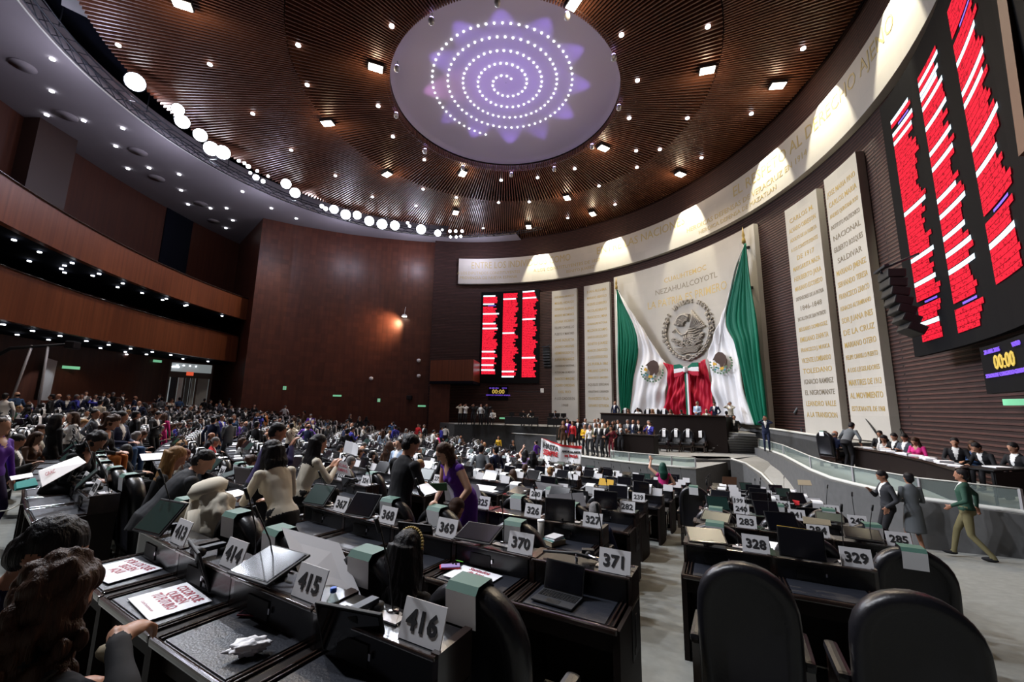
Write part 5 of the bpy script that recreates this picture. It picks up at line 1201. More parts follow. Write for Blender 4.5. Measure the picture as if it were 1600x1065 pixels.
person('m_walk',stg(1256,676,S2,22.2),30,'c_grey','c_charcoal','hair_black','skin_b','c_grey','person in grey jacket walking up past the gold lettered stone slab')
# right platform
RP=[('b_sit',1302,14.9,80,'c_navy','hair_grey','bald person in navy suit seated on a swivel chair at the right platform'),('m_lean',1322,14.5,70,'c_grey','hair_black','person in grey suit leaning over the black table on the right platform'),
('m_sit',1378,15.6,-120,'c_black','hair_black','person in black suit behind the handrail on the right platform'),('w_sit_phone',1384,14.2,-120,'c_white','hair_black','person in white bent over papers at the right platform table'),('m_sit_phone',1398,13.8,-100,'c_black','hair_black','dark haired person in black reading at the right platform table'),('m_sit_phone',1414,13.4,-100,'c_slate','hair_black','person in slate top reading at the right platform table'),('w_sit_phone',1434,13.0,-110,'c_pink','hair_brown','person in pink top seated at the right platform table'),
('m_sit',1492,11.6,-130,'c_black','hair_black','person in black suit with pink tie seated at the far right'),('w_sit_phone',1522,11.8,-120,'c_blue','hair_brown','person in blue seated among the papers at the far right'),('m_sit_fwd',1545,11,-90,'c_black','hair_black','dark dressed person bent over a table at the right edge'),('m_sit',1588,9.9,-90,'c_black','hair_black','person in black cut off by the right edge of the photo')]
for me,px,dep,hd,c,hair,lab in RP: person(me,stg(px,690,PZ,dep),hd,c,'c_black',hair,rp.choice(['skin_a','skin_b']),'c_white',lab)
for me,px,dep,hd,c,b,lab in [('m_phone',1386,9.5,-70,'c_charcoal','c_black','person in charcoal suit in profile standing before the right ramp wall'),('w_bun',1424,9.3,15,'c_grey','c_grey','person in grey coat and long grey skirt standing before the right ramp wall'),('m_walk',1508,8.6,-40,'c_green','c_khaki','person in dark green jacket and khaki trousers walking at the right')]:
    person(me,fl(px,dep,780),hd,c,b,'hair_black','skin_b','c_white',lab)
# left press platform
for i,(px,me,c) in enumerate([(719,'m_photo','c_cream'),(727,'m_photo','c_white'),(739,'m_photo','c_black'),(751,'m_stand','c_white'),(760,'m_photo','c_black')]):
    person(me,stg(px,660,EYE-1.45,34.6),-170,c,'c_black','hair_black','skin_b',c,'person in %s, %s from the left among the camera crew on the left platform'%(CN[c],ORD[i]))
for i,(px,me,c,d_) in enumerate([(770,'m_sit','c_white',34.4),(818,'m_sit','c_black',34.6),(830,'m_sit_turn','c_cream',34.3),(868,'m_sit','c_slate',33.4)]):
    person(me,stg(px,660,EYE-1.45,d_),-170,c,'c_black','hair_black','skin_b','c_white','person in %s seated at the press tables on the left platform'%CN[c])
# far rear people standing before the lower balcony and in the rows
REAR=[(22,17,'c_blue','b_stand'),(4,15,'c_white','m_stand'),(77,18,'c_black','m_stand'),(88,19,'c_navy','b_stand'),(103,19,'c_navy','m_stand'),(116,20,'c_royal','m_talk'),(124,21,'c_navy','m_stand'),(146,22,'c_navy','m_stand'),(165,24,'c_charcoal','m_stand'),(173,26,'c_black','m_stand'),(184,22,'c_black','m_phone'),(208,25,'c_navy','b_stand'),(230,26,'c_black','m_sit'),(241,26,'c_grey','w_sit'),(250,27,'c_grey','m_stand'),(266,28,'c_cream','w_phone'),(278,29,'c_blue','m_stand'),(357,37,'c_beige','w_stand'),(297,22,'c_charcoal','m_talk'),(318,31,'c_black','m_stand')]
for px,dep,c,me in REAR:
    person(me,fl(px,dep),rp.uniform(-180,180),c,rp.choice(['c_black',c]),rp.choice(['hair_black','hair_black','hair_brown','hair_grey']),rp.choice(['skin_a','skin_b','skin_c']),'c_white','person in %s %s at the back rows near the rear balconies'%(CN[c],'standing' if 'sit' not in me else 'seated'),group='people at the back rows')
COLS=['c_black']*6+['c_charcoal']*4+['c_navy']*5+['c_slate']*2+['c_grey']*2+['c_white']*4+['c_cream']*2+['c_red','c_maroon','c_pink','c_blue','c_brown','c_beige','c_green','c_lightblue','c_royal','c_purple','c_orange']
taken=[(o.location.x,o.location.y) for o in COL.objects if o.get('category')=='person']
def free(x,y,r=.55): return all((x-a)**2+(y-b)**2>r*r for a,b in taken)
nS=0
for (row,bi,k),(loc,rz,num) in SEATPOS.items():
    dep=loc.y; force={}.get((row,bi,k))
    if force is None:
        if dep<8.5 or bi<=1 and row<9: continue
        if bi==0: continue
        pr=.3 if dep<14 else .42
        if bi==2 and row>5: pr=.25
        if rp.random()>pr: continue
    p,_=frame(34-1.66*row,math.degrees(-rz)*1.0,-.05,-.88) if False else (None,None)
    T=Matrix.Translation(loc)@Matrix.Rotation(rz,4,'Z'); q=T@Vector((-.05,-.86,0)); z=floor_at(q.x,q.y)
    if not free(q.x,q.y,.5): continue
    taken.append((q.x,q.y)); nS+=1
    if force: me,c,hair,lab=force
    else:
        me=rp.choice(['m_sit','m_sit_phone','m_sit_turn','m_sit_fwd','w_sit','w_sit_phone','w_sit_turn','m_sit','b_sit']); c=rp.choice(COLS); hair=rp.choice(['hair_black']*4+['hair_brown']*3+['hair_grey','hair_blonde']); lab='person in %s seated at desk %s of row %s, %s'%(CN[c],ORD[min(k,13)],ROWL[row],BL[bi])
    person(me,(q.x,q.y,z-.02),math.degrees(-rz)+rp.uniform(-12,12),c,'c_black',hair,rp.choice(['skin_a','skin_b','skin_c']),rp.choice(['c_white','c_lightblue',c]),lab,group=PG)
nT=0; tries=0
while nT<46 and tries<1500:
    tries+=1; px=rp.uniform(120,700); dep=rp.uniform(14,35)
    if px>560 and dep<20: continue
    v=fl(px,dep); R=(v.xy-C0).length; rowf=(34-R)/1.66; fr=rowf-math.floor(rowf)
    if R<18 or R>42: continue
    if not (.42<fr<.62): continue
    if not free(v.x,v.y,.6): continue
    taken.append((v.x,v.y)); nT+=1; c=rp.choice(COLS); me=rp.choice(['m_stand','m_phone','m_talk','m_clasp','w_stand','w_phone','m_stand','b_stand','m_photo'])
    rw=ROWL.get(int(math.floor(rowf)),'N')
    person(me,v,rp.uniform(-180,180),c,rp.choice(['c_black','c_charcoal',c]),rp.choice(['hair_black']*4+['hair_brown','hair_grey']),rp.choice(['skin_a','skin_b','skin_c']),'c_white','person in %s %s in the crowd behind row %s'%(CN[c],POSTURE[me].split(',')[0],rw),group=PG)
print('seated',nS,'standing',nT)
# ================================================================ THE NEAREST PEOPLE, EACH POSED ON ITS OWN
def hero(nm,px,py,dep,hd,cols,label,extras=None,grp=None,**k):
    me,(hc,Hm)=human(nm,**k); tgt=at_y(px,py,dep); rot=Matrix.Rotation(-R_(hd),3,'Z'); loc=tgt-rot@hc
    print('HERO',nm,'dz to floor %.2f'%(loc.z-floor_at(loc.x,loc.y)))
    H_[nm]=me; POSTURE[nm]=''
    o=person(nm,loc,hd,cols[0],cols[1],cols[2],cols[3],cols[4],label); o['hx']=0
    del o['hx']
    return o,hc,Hm
def child(mb,name,par): return mb.build(name,par)
fine=dict(voxel=.0085,wr=.006)
o,hc,Hm=hero('crouch_woman',84,938,1.46,15,('c_black','c_black','hair_brown','skin_a','c_black'),'person with wavy dark hair in black jacket at the lower left corner, hand raised',female=True,sit=True,lean=12,head=(-52,16),curly=True,shirt=None,hands={'R':(tuple(),0,0,0) if False else ((.235,.06,.06),(-.1,.85,.1),(0,.1,1)),'L':((-.2,.3,-.25),(.3,.9,0),N)},fine=True,voxel=.0075,wr=.005)
q=MB(); nb=Vector(H_['crouch_woman']['nb']); w_=nb+Matrix.Rotation(-R_(12),3,'X')@Vector((.235,.06,.06))
q.lathe([(.033,0),(.041,.008),(.043,.02),(.036,.03),(.03,.02),(.033,0)],'c_beige',18,Matrix.Translation(w_+Vector((.01,-.03,-.045)))@Matrix.Rotation(R_(-50),4,'X')); child(q,'cuff_bracelet',o)
o,hc,Hm=hero('glasses_man',74,868,1.62,62,('c_navy','c_black','hair_grey' if False else 'hair_black','skin_b','c_lightblue'),'person with short dark hair and thin glasses looking down, lower left, in navy jacket',sit=True,lean=22,head=(5,28),fine=True,eyes=True,hands={'L':((-.12,.32,-.3),(.3,.9,0),N),'R':((.12,.32,-.3),(-.3,.9,0),N)},**fine)
q=MB()
for s_ in (-1,1):
    T=Matrix.Translation(hc)@Hm.to_4x4(); q.tube([T@Vector((s_*.034+.024*math.cos(a),.112,.014+.019*math.sin(a))) for a in [2*math.pi*i/14 for i in range(15)]],.0016,'gold',5,caps=False); q.tube([T@Vector((s_*.06,.11,.02)),T@Vector((s_*.08,.05,.02)),T@Vector((s_*.083,-.01,.015))],.0016,'gold',5)
q.tube([T@Vector((-.012,.113,.018)),T@Vector((.012,.113,.018))],.0016,'gold',5); child(q,'glasses',o)
o,hc,Hm=hero('headband_woman',638,866,2.6,28,('c_black','c_black','hair_black','skin_a','c_black'),'person with long straight black hair and gold beaded headband seen from behind',female=True,sit=True,lean=6,head=(0,14),long=True,hairlen=.5,hw=1.3,shirt=None,hands={'L':((-.12,.36,-.3),(.3,.9,0),N),'R':((.12,.36,-.3),(-.3,.9,0),N)},**fine)
q=MB(); T=Matrix.Translation(hc)@Hm.to_4x4()
for i in range(19):
    a=math.pi*(i/18); c=T@Vector((.098*math.cos(a),-.012,.048+.098*math.sin(a))); q.lathe([(.001,-.008),(.0075,-.004),(.0085,.002),(.006,.008),(.001,.0095)],'gold',8,Matrix.Translation(c))
child(q,'headband',o)
hero('suit_leaning',318,722,4.7,38,('c_charcoal','c_black','hair_black','skin_a','c_white'),'person in charcoal suit hunched over a phone behind the cream jacket',sit=True,lean=36,head=(30,22),hands={'L':((-.08,.42,-.22),(.2,.8,.2),N),'R':((.14,.42,-.2),(-.2,.8,.2),N)},voxel=.012,wr=.006,bulk=1.12)
hero('blonde_woman',274,716,4.9,55,('c_black','c_green','hair_blonde','skin_a','c_black'),'person with long straight fair hair beside the charcoal suit',female=True,sit=True,lean=12,head=(0,24),long=True,hairlen=.5,hw=1.15,shirt=None,hands={'L':((-.12,.36,-.3),(.3,.9,0),N),'R':((.12,.36,-.3),(-.3,.9,0),N)},voxel=.012,wr=.005)
o,_,_=hero('white_jacket',424,708,4.35,-62,('c_cream','c_black','hair_black','skin_a','c_black'),'person in white jacket with black strap leaning on a chair back',female=True,lean=26,head=(-5,8),long=True,hairlen=.26,shirt=None,hands={'L':((-.1,.42,-.2),(.2,.9,.1),N),'R':((.16,.42,-.24),(-.2,.9,.1),N)},voxel=.0115,wr=.005,H=1.66)
hero('vest_photographer',434,676,5.6,58,('c_violetdark','c_black','hair_black','skin_b','c_lightblue'),'person in dark blue vest holding a camera to the face',lean=14,head=(0,14),hands={'L':((-.06,.24,.02),(.2,.3,.8),(0,-1,0)),'R':((.08,.24,.02),(-.2,.3,.8),(0,-1,0))},voxel=.013,wr=.004)
hero('camera_woman',498,694,5.6,42,('c_cream','c_black','hair_black','skin_a','c_cream'),'person in cream top with very long black hair holding a camera',female=True,sit=True,lean=16,head=(10,10),long=True,hairlen=.52,hw=1.2,shirt=None,hands={'L':((-.02,.3,-.1),(.2,.3,.8),(0,-1,0)),'R':((.12,.3,-.1),(-.2,.3,.8),(0,-1,0))},voxel=.013,wr=.004)
hero('black_suit',642,696,5.1,42,('c_black','c_charcoal','hair_black','skin_a','c_white'),'tall person in black suit standing with head bowed, left of the purple dress',lean=8,head=(15,26),hands={'L':((-.1,.3,-.3),(.3,.8,.2),N),'R':((.16,.3,-.32),(-.3,.8,.2),N)},voxel=.011,wr=.006,H=1.8,bulk=1.1)
hero('purple_dress',694,708,5.3,-128,('c_purple','c_purple','hair_brown','skin_c','c_purple'),'person in sleeveless purple dress and glasses bending over a desk',female=True,lean=30,head=(0,22),long=True,hairlen=.24,skirt=True,sleeves=False,hands={'L':((-.26,.30,-.42),(.2,.5,-.7),(0,1,.3)),'R':((.1,.36,-.36),(-.3,.8,-.2),N)},voxel=.0105,wr=.004,H=1.66,fine=True,eyes=True,bulk=1.12)
hero('curly_woman',176,660,7.4,70,('c_black','c_orange','hair_brown','skin_a','c_red'),'person with curly brown hair, black and red top, seated at the left',female=True,sit=True,lean=18,head=(0,22),curly=True,voxel=.013,hands={'L':((-.06,.34,-.3),(.3,.8,.1),N),'R':((.1,.34,-.3),(-.3,.8,.1),N)})
hero('dark_hoodie',150,690,5.6,75,('c_black','c_black','hair_black','skin_b','c_black'),'person with loose black hair and black hood bending forward at the left',female=True,sit=True,lean=30,head=(0,25),curly=True,voxel=.013,hands={'L':((-.06,.34,-.26),(.3,.8,.1),N),'R':((.1,.34,-.26),(-.3,.8,.1),N)})
hero('blue_suit_seated',190,652,8.6,80,('c_navy','c_blue','hair_black','skin_b','c_white'),'person in navy suit and blue trousers sitting sideways beside the curly hair',sit=True,lean=0,head=(-20,12),voxel=.015,hands={'L':((-.06,.3,-.36),(.3,.8,.1),N),'R':((.1,.3,-.36),(-.3,.8,.1),N)})
hero('grey_haired_seat',930,800,6.05,24,('c_navy','c_black','hair_grey','skin_b','c_white'),'person with short greying hair and navy suit seated behind number plate 327',sit=True,lean=12,head=(0,20),voxel=.013,hands={'L':((-.12,.34,-.3),(.3,.9,0),N),'R':((.12,.34,-.3),(-.3,.9,0),N)})
hero('fair_bun',808,803,5.95,30,('c_navy','c_black','hair_blonde','skin_b','c_navy'),'person with fair brown hair bowed low, seated behind number plate 326',female=True,sit=True,lean=24,head=(0,40),voxel=.013,shirt=None)
hero('dark_crown',713,797,4.95,32,('c_black','c_black','hair_brown','skin_b','c_black'),'person with dark brown hair seated low behind number plate 369',female=True,sit=True,lean=10,head=(0,24),voxel=.013,shirt=None)
# ================================================================ THINGS ON AND AROUND THE DESKS
def seat(row,bi,k): return SEATPOS[(row,bi,k)]
def deskT(row,bi,k,dx,dy,rz=0,z=.775):
    loc,r,_=seat(row,bi,k); return Matrix.Translation(loc)@Matrix.Rotation(r,4,'Z')@Matrix.Translation((dx,dy,z))@Matrix.Rotation(R_(rz),4,'Z')
def put(mb,name,T,label,cat,group=None,parts=()):
    """top-level thing at matrix T; parts: (name, MB) children"""
    if parts:
        g=empty(name); g.matrix_world=T
        for n_,m_ in parts:
            c=m_.build(n_,g)
        tag(g,label,cat,group); return g
    o=mb.build(name); o.matrix_world=T; tag(o,label,cat,group); return o
def at_desk_px(row,bi,k,px,py,h=.775):
    loc,r,_=seat(row,bi,k); P=at_z(px,py,loc.z+h); return P,r
# printed placards on desks 413, 414 and 370
def poster(row,k,cx,cy,rz,lines,foot,label,w=.42,h=.29):
    loc,r,_=seat(row,1,k); q=MB(); q.box((0,0,.002),(w,h,.004),'paper'); t=MB(); n_=len(lines)
    for i,l in enumerate(lines):
        vs,fs=text_geo(l,.07,.0004,'CENTER',.002); t.add([(v[0]*.8,v[2]+.075-.062*i+.02,.0052+v[1]*.2) for v in vs],fs,'ink_red')
    vs,fs=text_geo(foot,.022,.0003,'CENTER'); t.add([(v[0],v[2]-h*.36,.0052+v[1]*.2) for v in vs],fs,'ink_red')
    T=Matrix.Translation(loc)@Matrix.Rotation(r,4,'Z')@Matrix.Translation((cx,cy,.777))@Matrix.Rotation(R_(rz),4,'Z')
    put(None,'printed_placard',T,label,'placard',None,(('sheet',q),('printed_text',t)))
poster(0,2,.03,-.14,-4,['COLOR QUE','QUIEREN','TU FUTURO'],'CuartaTransformacion','printed white placard, nearer of two, beside the raised hand at lower left')
poster(0,3,.0,-.15,6,['POR LOS QUE','SIGUEN','AQUI'],'Transformacion','printed white placard half hidden behind the dark curly hair, lower left')
poster(1,1,-.05,-.15,-3,['Sentados','de hoy'],'CuartaTransformacion','white placard reading de hoy, under a phone on the desk of plate 370',.4,.26)
def phone(T,c1,label):
    q=MB(); q.box((0,0,.005),(.078,.158,.009),c1,bev=.003); s=MB(); s.box((0,0,.0102),(.07,.148,.001),'screen_black'); put(None,'mobile_phone',T,label,'phone',None,(('case',q),('screen',s)))
P,r=at_desk_px(0,1,1,398,958); phone(Matrix.Translation(P)@Matrix.Rotation(r-R_(62),4,'Z'),'c_maroon','phone with pinkish frame lying on the leather desk pad near plate 415')
P,r=at_desk_px(1,1,1,703,886,.783); q=MB(); q.box((0,0,.005),(.09,.17,.01),'c_red',bev=.003); s=MB(); s.box((.004,.004,.014),(.078,.158,.009),'c_lilac',bev=.003)
for x,y in ((-.02,.05),(-.02,.025),(.0,.05)): s.lathe([(.008,0),(.008,.004)],'screen_black',10,Matrix.Translation((x,y,.018)))
put(None,'mobile_phone',Matrix.Translation(P)@Matrix.Rotation(r-R_(50),4,'Z'),'lilac phone with camera lenses on a red case, on the placard by plate 370','phone',None,(('red_case',q),('phone_body',s)))
for (px,py,c,lb) in ((727,873,'c_pink','pink pen lying on the placard by plate 370'),(723,877,'pen_green','bright green pen lying on the placard by plate 370')):
    if c not in MATS: mat(c,(.15,.6,.05),.4)
    P,r=at_desk_px(1,1,1,px,py,.787); q=MB(); q.tube([(-.065,0,0),(.055,0,0),(.07,0,0)],[.005,.005,.002],c,8); q.tube([(-.075,0,0),(-.062,0,0)],.0055,'black_plastic',8); put(q,'pen',Matrix.Translation(P)@Matrix.Rotation(r+R_(5),4,'Z'),lb,'pen')
P,r=at_desk_px(1,1,1,718,866,.785); q=MB(); q.box((0,0,.016),(.05,.04,.03),'silver',bev=.006); q.box((0,-.0,.034),(.046,.036,.006),'paper',bev=.002); put(q,'eraser_box',Matrix.Translation(P)@Matrix.Rotation(r,4,'Z'),'tiny clear box standing on the placard by plate 370','box')
# crumpled tissue
def crumple(r0,seed,squash=(1,.7,.6),fr=9):
    bm=bmesh.new(); bmesh.ops.create_icosphere(bm,subdivisions=4,radius=1)
    for v in bm.verts:
        d=v.co.normalized(); n_=mnoise.noise(d*2.2+Vector((seed,0,0)))*.35+abs(mnoise.noise(d*3.2+Vector((0,seed,0))))*.4; v.co=Vector((d.x*squash[0],d.y*squash[1],d.z*squash[2]))*r0*(.75+n_)
    mb=MB(); bm.verts.index_update(); mb.add([v.co.copy() for v in bm.verts],[[v.index for v in f.verts] for f in bm.faces],'paper',None,True); bm.free(); return mb
P,r=at_desk_px(0,1,1,388,1022); o=put(crumple(.085,3,(1.15,.6,.45)),'crumpled_tissue',Matrix.Translation(P+Vector((0,0,.035)))@Matrix.Rotation(r+.9,4,'Z'),'crumpled white tissue on the desk pad at the bottom of the photo','tissue')
# water bottle
q=MB(); q.lathe([(.028,0),(.032,.01),(.032,.06),(.029,.07),(.032,.08),(.032,.12),(.03,.135),(.013,.17),(.0125,.18)],'bottle_plastic' if 'bottle_plastic' in MATS else 'glass',18); w=MB(); w.lathe([(.027,.005),(.03,.012),(.03,.11),(.001,.11)],'water',16) if mat('water',(.5,.65,.85),.05,trans=.7) else 0
c=MB(); c.lathe([(.015,.178),(.0155,.182),(.0155,.198),(.013,.2)],'cap_blue',18) if mat('cap_blue',(.02,.12,.6),.4) else 0
P=at_y(519,948,2.2); put(None,'water_bottle',Matrix.Translation(P-Vector((0,0,.11))),'small water bottle with blue cap behind the dark screen of plate 416','bottle',None,(('bottle_body',q),('water',w),('cap',c)))
# laptop on desk 371
q=MB(); q.box((0,0,.008),(.31,.21,.014),'c_charcoal',bev=.004); k_=MB()
for i in range(13):
    for j in range(5): k_.box((-.132+.022*i,.075-.021*j,.0165),(.017,.016,.003),'black_plastic')
k_.box((0,-.07,.0155),(.1,.06,.001),'black_plastic'); s=MB(); T=Matrix.Translation((0,.1,.014))@Matrix.Rotation(R_(-14),4,'X'); s.box((0,0,.1),(.31,.008,.2),'black_plastic',T,bev=.003); s.box((0,-.005,.1),(.29,.002,.18),'screen_black',T)
put(None,'laptop',deskT(1,1,0,-.09,-.17,-3),'open laptop with dark screen on the desk of plate 371','laptop',None,(('base',q),('keyboard',k_),('lid',s)))
# black camera on tripod mount over the hutch of 371
q=MB(); q.box((0,0,.05),(.1,.06,.06),'black_plastic',bev=.01); q.tube([(0,-.03,.05),(0,-.07,.05)],.024,'black_plastic',12); put(q,'camcorder',deskT(1,1,0,.02,.2,20,.95),'small black camcorder on the ledge left of plate 371','camera')
q=MB(); q.tube([(-.33,0,.03),(-.05,.0,.06),(.22,-.04,.05)],.011,'black_plastic',8); q.tube([(-.05,0,.06),(-.05,0,0)],.012,'chrome',8); q.tube([(.05,-.01,.058),(.16,-.03,.052)],.014,'chrome',8); put(q,'screen_bracket',deskT(1,1,0,.0,.13,0,.945),'black and chrome screen bracket lying across the ledge by plate 371','bracket')
# books and cups
def books(T,lst,label0):
    z=0
    for i,(w,d,h,c,lb) in enumerate(lst):
        q=MB(); q.box((0,0,h/2),(w,d,h*.86),'paper' if c!='c_beige' else 'c_beige'); cv=MB(); cv.box((0,0,h*.02),(w+.006,d+.006,h*.08),c); cv.box((0,0,h*.97),(w+.006,d+.006,h*.08),c); cv.box((-w/2,0,h/2),(.006,d+.006,h),c)
        put(None,'book',T@Matrix.Translation((0,0,z))@Matrix.Rotation(.12*i,4,'Z'),lb,'book',None,(('pages',q),('cover',cv))); z+=h+.001
books(deskT(2,1,0,-.1,-.2,-25),[(.15,.21,.045,'c_beige','thick tan book at the bottom of the pile on the desk of plate 327'),(.14,.2,.012,'c_teal','thin teal book in the middle of the pile by plate 327'),(.13,.18,.025,'plate','white and green patterned book on top of the pile by plate 327')],'')
def cup(T,h,r_,body,label):
    q=MB(); q.lathe([(r_*.72,0),(r_*.75,.005),(r_,h)],body,18); l=MB(); l.lathe([(r_*1.06,h),(r_*1.06,h+.008),(r_*.9,h+.014),(r_*.3,h+.016)],'cover_white',18); put(None,'paper_cup',T,label,'cup',None,(('cup_body',q),('lid',l)))
cup(deskT(2,1,0,-.3,-.13),.2,.042,'stone_relief','tall paper cup with white lid beside the books at plate 327')
cup(deskT(3,1,1,.2,-.1),.15,.04,'c_brown','paper cup with white lid near plate 326'); cup(deskT(3,1,0,-.02,.16,0,.945),.12,.045,'c_beige','takeaway cup with white lid on the ledge left of plate 282')
cup(deskT(3,1,2,.05,.1,0,.945),.09,.035,'cover_white','small white cup on a ledge behind the purple dress')
# white hair clip box / glasses case on 368
P,r=at_desk_px(1,1,3,583,829); q=MB(); q.box((0,0,.028),(.17,.075,.05),'c_cream',bev=.02); c=MB(); c.box((0,0,.008),(.175,.08,.014),'c_maroon',bev=.005); put(None,'glasses_case',Matrix.Translation(P)@Matrix.Rotation(r+.5,4,'Z'),'cream padded case with maroon base on the desk left of the headband','case',None,(('case_top',q),('case_base',c)))
# flat sheets and boards, each at its own place
def board4(name,c4,deps,th,mt,label,cat,txt=None):
    P=[at_y(p[0],p[1],d) for p,d in zip(c4,deps)]; n_=(P[1]-P[0]).cross(P[3]-P[0]).normalized()*th
    q=MB(); q.add(P+[p+n_ for p in P],[(0,1,2,3),(7,6,5,4),(0,4,5,1),(1,5,6,2),(2,6,7,3),(3,7,4,0)],mt); o=q.build(name)
    if txt:
        t=MB(); U=(P[1]-P[0]); V=(P[0]-P[3]); w=U.length; h=V.length; T=Matrix((( *U.normalized(),0),(*V.normalized(),0),(*(U.cross(V)).normalized(),0),(0,0,0,1))).transposed(); T.translation=(P[0]+P[1]+P[2]+P[3])/4
        for s_,x,y,size,m_,sc in txt:
            vs,fs=text_geo(s_,size*h,.001,'CENTER',.002*h); t.add([T@Vector((x*w+v[0]*sc,y*h+v[2],.006+(0 if th>0 else 0)+v[1]*.2)) for v in vs],fs,m_); t.add([T@Vector((x*w+v[0]*sc,y*h+v[2],-.006-abs(th)+v[1]*.2)) for v in vs],fs,m_)
        t.build('printed_words',o)
    tag(o,label,cat); return o
board4('cardboard_folder',[(440,823),(530,848),(566,934),(470,905)],[2.85,2.75,2.45,2.5],.008,'folder_grey','large pale grey folder propped open behind plate 415','folder')
board4('cardboard_folder',[(697,752),(747,757),(757,790),(708,787)],[6.0,5.9,5.8,5.9],.01,'folder_grey','pale grey folder standing behind plate 325','folder')
board4('cardboard_folder',[(836,752),(880,758),(884,776),(845,774)],[7.8,7.7,7.6,7.7],.01,'folder_grey','pale grey folder standing behind the larger one, left of plate 282','folder')
board4('cardboard_folder',[(854,772),(911,769),(920,806),(864,806)],[6.9,6.8,6.7,6.8],.01,'folder_grey','pale grey folder standing upright just behind plate 327','folder')
board4('standing_sheet',[(540,688),(556,692),(552,710),(536,706)],[8.6,8.5,8.5,8.6],.006,'paper','white folded sheet standing among dark screens left of centre','paper')
board4('standing_sheet',[(552,692),(560,694),(558,712),(549,709)],[8.4,8.3,8.3,8.4],.006,'paper','narrow white sheet beside the folded sheet left of centre','paper')
board4('printed_board',[(516,714),(542,722),(549,744),(524,738)],[6.3,6.2,6.1,6.2],.006,'silver','grey board with red words tilted on a desk left of centre','placard',[('GRACIAS',0,.15,.3,'ink_red',.8),('SIEMPRE',0,-.2,.3,'ink_red',.8)])
board4('green_folder',[(667,756),(698,754),(699,766),(668,767)],[4.95,5.0,5.0,4.95],.02,'leaf','long dark green box held by the purple dress','box')
board4('paper_pack',[(60,735),(122,712),(135,722),(66,760)],[4.7,5.2,5.1,4.6],.01,'paper','long white printed sheet lying on clutter at the left','paper',[('GRACIAS POR TODO',0,0,.3,'ink_red',.6)])
board4('teal_book',[(25,753),(55,746),(60,757),(26,763)],[5.0,5.3,5.2,4.9],.03,'c_teal','teal book on the desk at the left edge','book')
board4('white_sheet',[(15,744),(50,738),(52,744),(18,750)],[5.2,5.5,5.4,5.1],.006,'paper','white sheet above the teal book at the left edge','paper')
board4('white_sheet',[(218,709),(256,707),(262,716),(222,719)],[6.9,7.0,6.7,6.6],.006,'paper','bright white sheet on an empty desk left of the fair hair','paper')
board4('white_sheet',[(352,768),(372,764),(388,770),(352,780)],[4.4,4.6,4.5,4.2],.006,'paper','white papers under the hands of the charcoal suit','paper')
board4('white_sheet',[(652,758),(668,754),(684,768),(665,773)],[4.7,4.9,4.7,4.5],.008,'paper','stack of white papers beside the green box','paper')
board4('white_sheet',[(745,756),(776,760),(768,768),(740,764)],[6.4,6.3,6.1,6.2],.006,'paper','white papers on the desk behind the grey folder','paper')
board4('yellow_tablet',[(1214,820),(1264,827),(1268,840),(1220,838)],[4.9,4.8,4.75,4.85],.01,'flag_yellow','bright yellow green tablet lying beyond plate 328','tablet')
board4('orange_booklet',[(1238,781),(1249,783),(1249,789),(1243,789)],[6.6,6.5,6.5,6.6],.01,'c_red','small orange red booklet on the right hand desks','booklet')
board4('brown_folder',[(1129,744),(1151,745),(1151,757),(1129,756)],[9,9,8.9,8.9],.01,'c_brown','brown folder standing among the right hand desks','folder')
board4('brown_folder',[(1246,749),(1266,750),(1269,758),(1247,757)],[9,8.9,8.8,8.9],.01,'c_beige','tan folder on top of a dark screen at the right','folder')
board4('beige_tablet',[(1254,806),(1297,812),(1299,821),(1256,817)],[5.3,5.2,5.15,5.25],.01,'c_beige','beige flat tablet beyond plate 284','tablet')
board4('yellow_tablet',[(937,746),(959,750),(958,759),(935,757)],[8.6,8.5,8.4,8.5],.01,'flag_yellow','dull yellow tablet on a desk behind plate 282','tablet')
board4('white_paper_scrap',[(1202,845),(1225,849),(1224,858),(1206,862)],[4.6,4.5,4.4,4.5],.005,'paper','torn white paper right of plate 328','paper')
# protest banner
def bn(px,py,d): return at_y(px,py,d)
TL,TR,BR,BL_=bn(846,684,20.2),bn(909,697,19.4),bn(908,726,19.4),bn(842,722,20.2)
q=MB(); r_=MB(); nx,ny=24,10; vs=[]
for j in range(ny+1):
    for i in range(nx+1):
        t,s=i/nx,j/ny; p=(TL.lerp(TR,t)).lerp(BL_.lerp(BR,t),s); p=p+Vector((.5,.85,0))*(.07*math.sin(t*9+s*2)+.04*math.sin(t*21)); p.z-=.1*math.sin(t*math.pi)*(1-s); vs.append(p)
f_=[(j*(nx+1)+i,j*(nx+1)+i+1,(j+1)*(nx+1)+i+1,(j+1)*(nx+1)+i) for j in range(ny) for i in range(nx)]
q.add(vs,f_,'cover_white',None,True); g=empty('protest_banner'); o=q.build('banner_cloth',g); sd=o.modifiers.new('s','SOLIDIFY'); sd.thickness=.01
def btext(s_,t0,s0,size,mt,sc=1.0,rot=0):
    vs_,fs_=text_geo(s_,size,.006,'CENTER',.012); out=[]
    U=(TR-TL).normalized(); L=(TR-TL).length; Hh=(TL-BL_).length
    for v in vs_:
        t=t0+v[0]*sc/L; s=s0-v[2]/Hh; p=(TL.lerp(TR,t)).lerp(BL_.lerp(BR,t),s); p=p+Vector((.5,.85,0))*(.07*math.sin(t*9+s*2)+.04*math.sin(t*21)); p.z-=.1*math.sin(t*math.pi)*(1-s); out.append(p+Vector((-.02,-.045+v[1],0)))
    m_=MB(); m_.add(out,fs_,mt); return m_
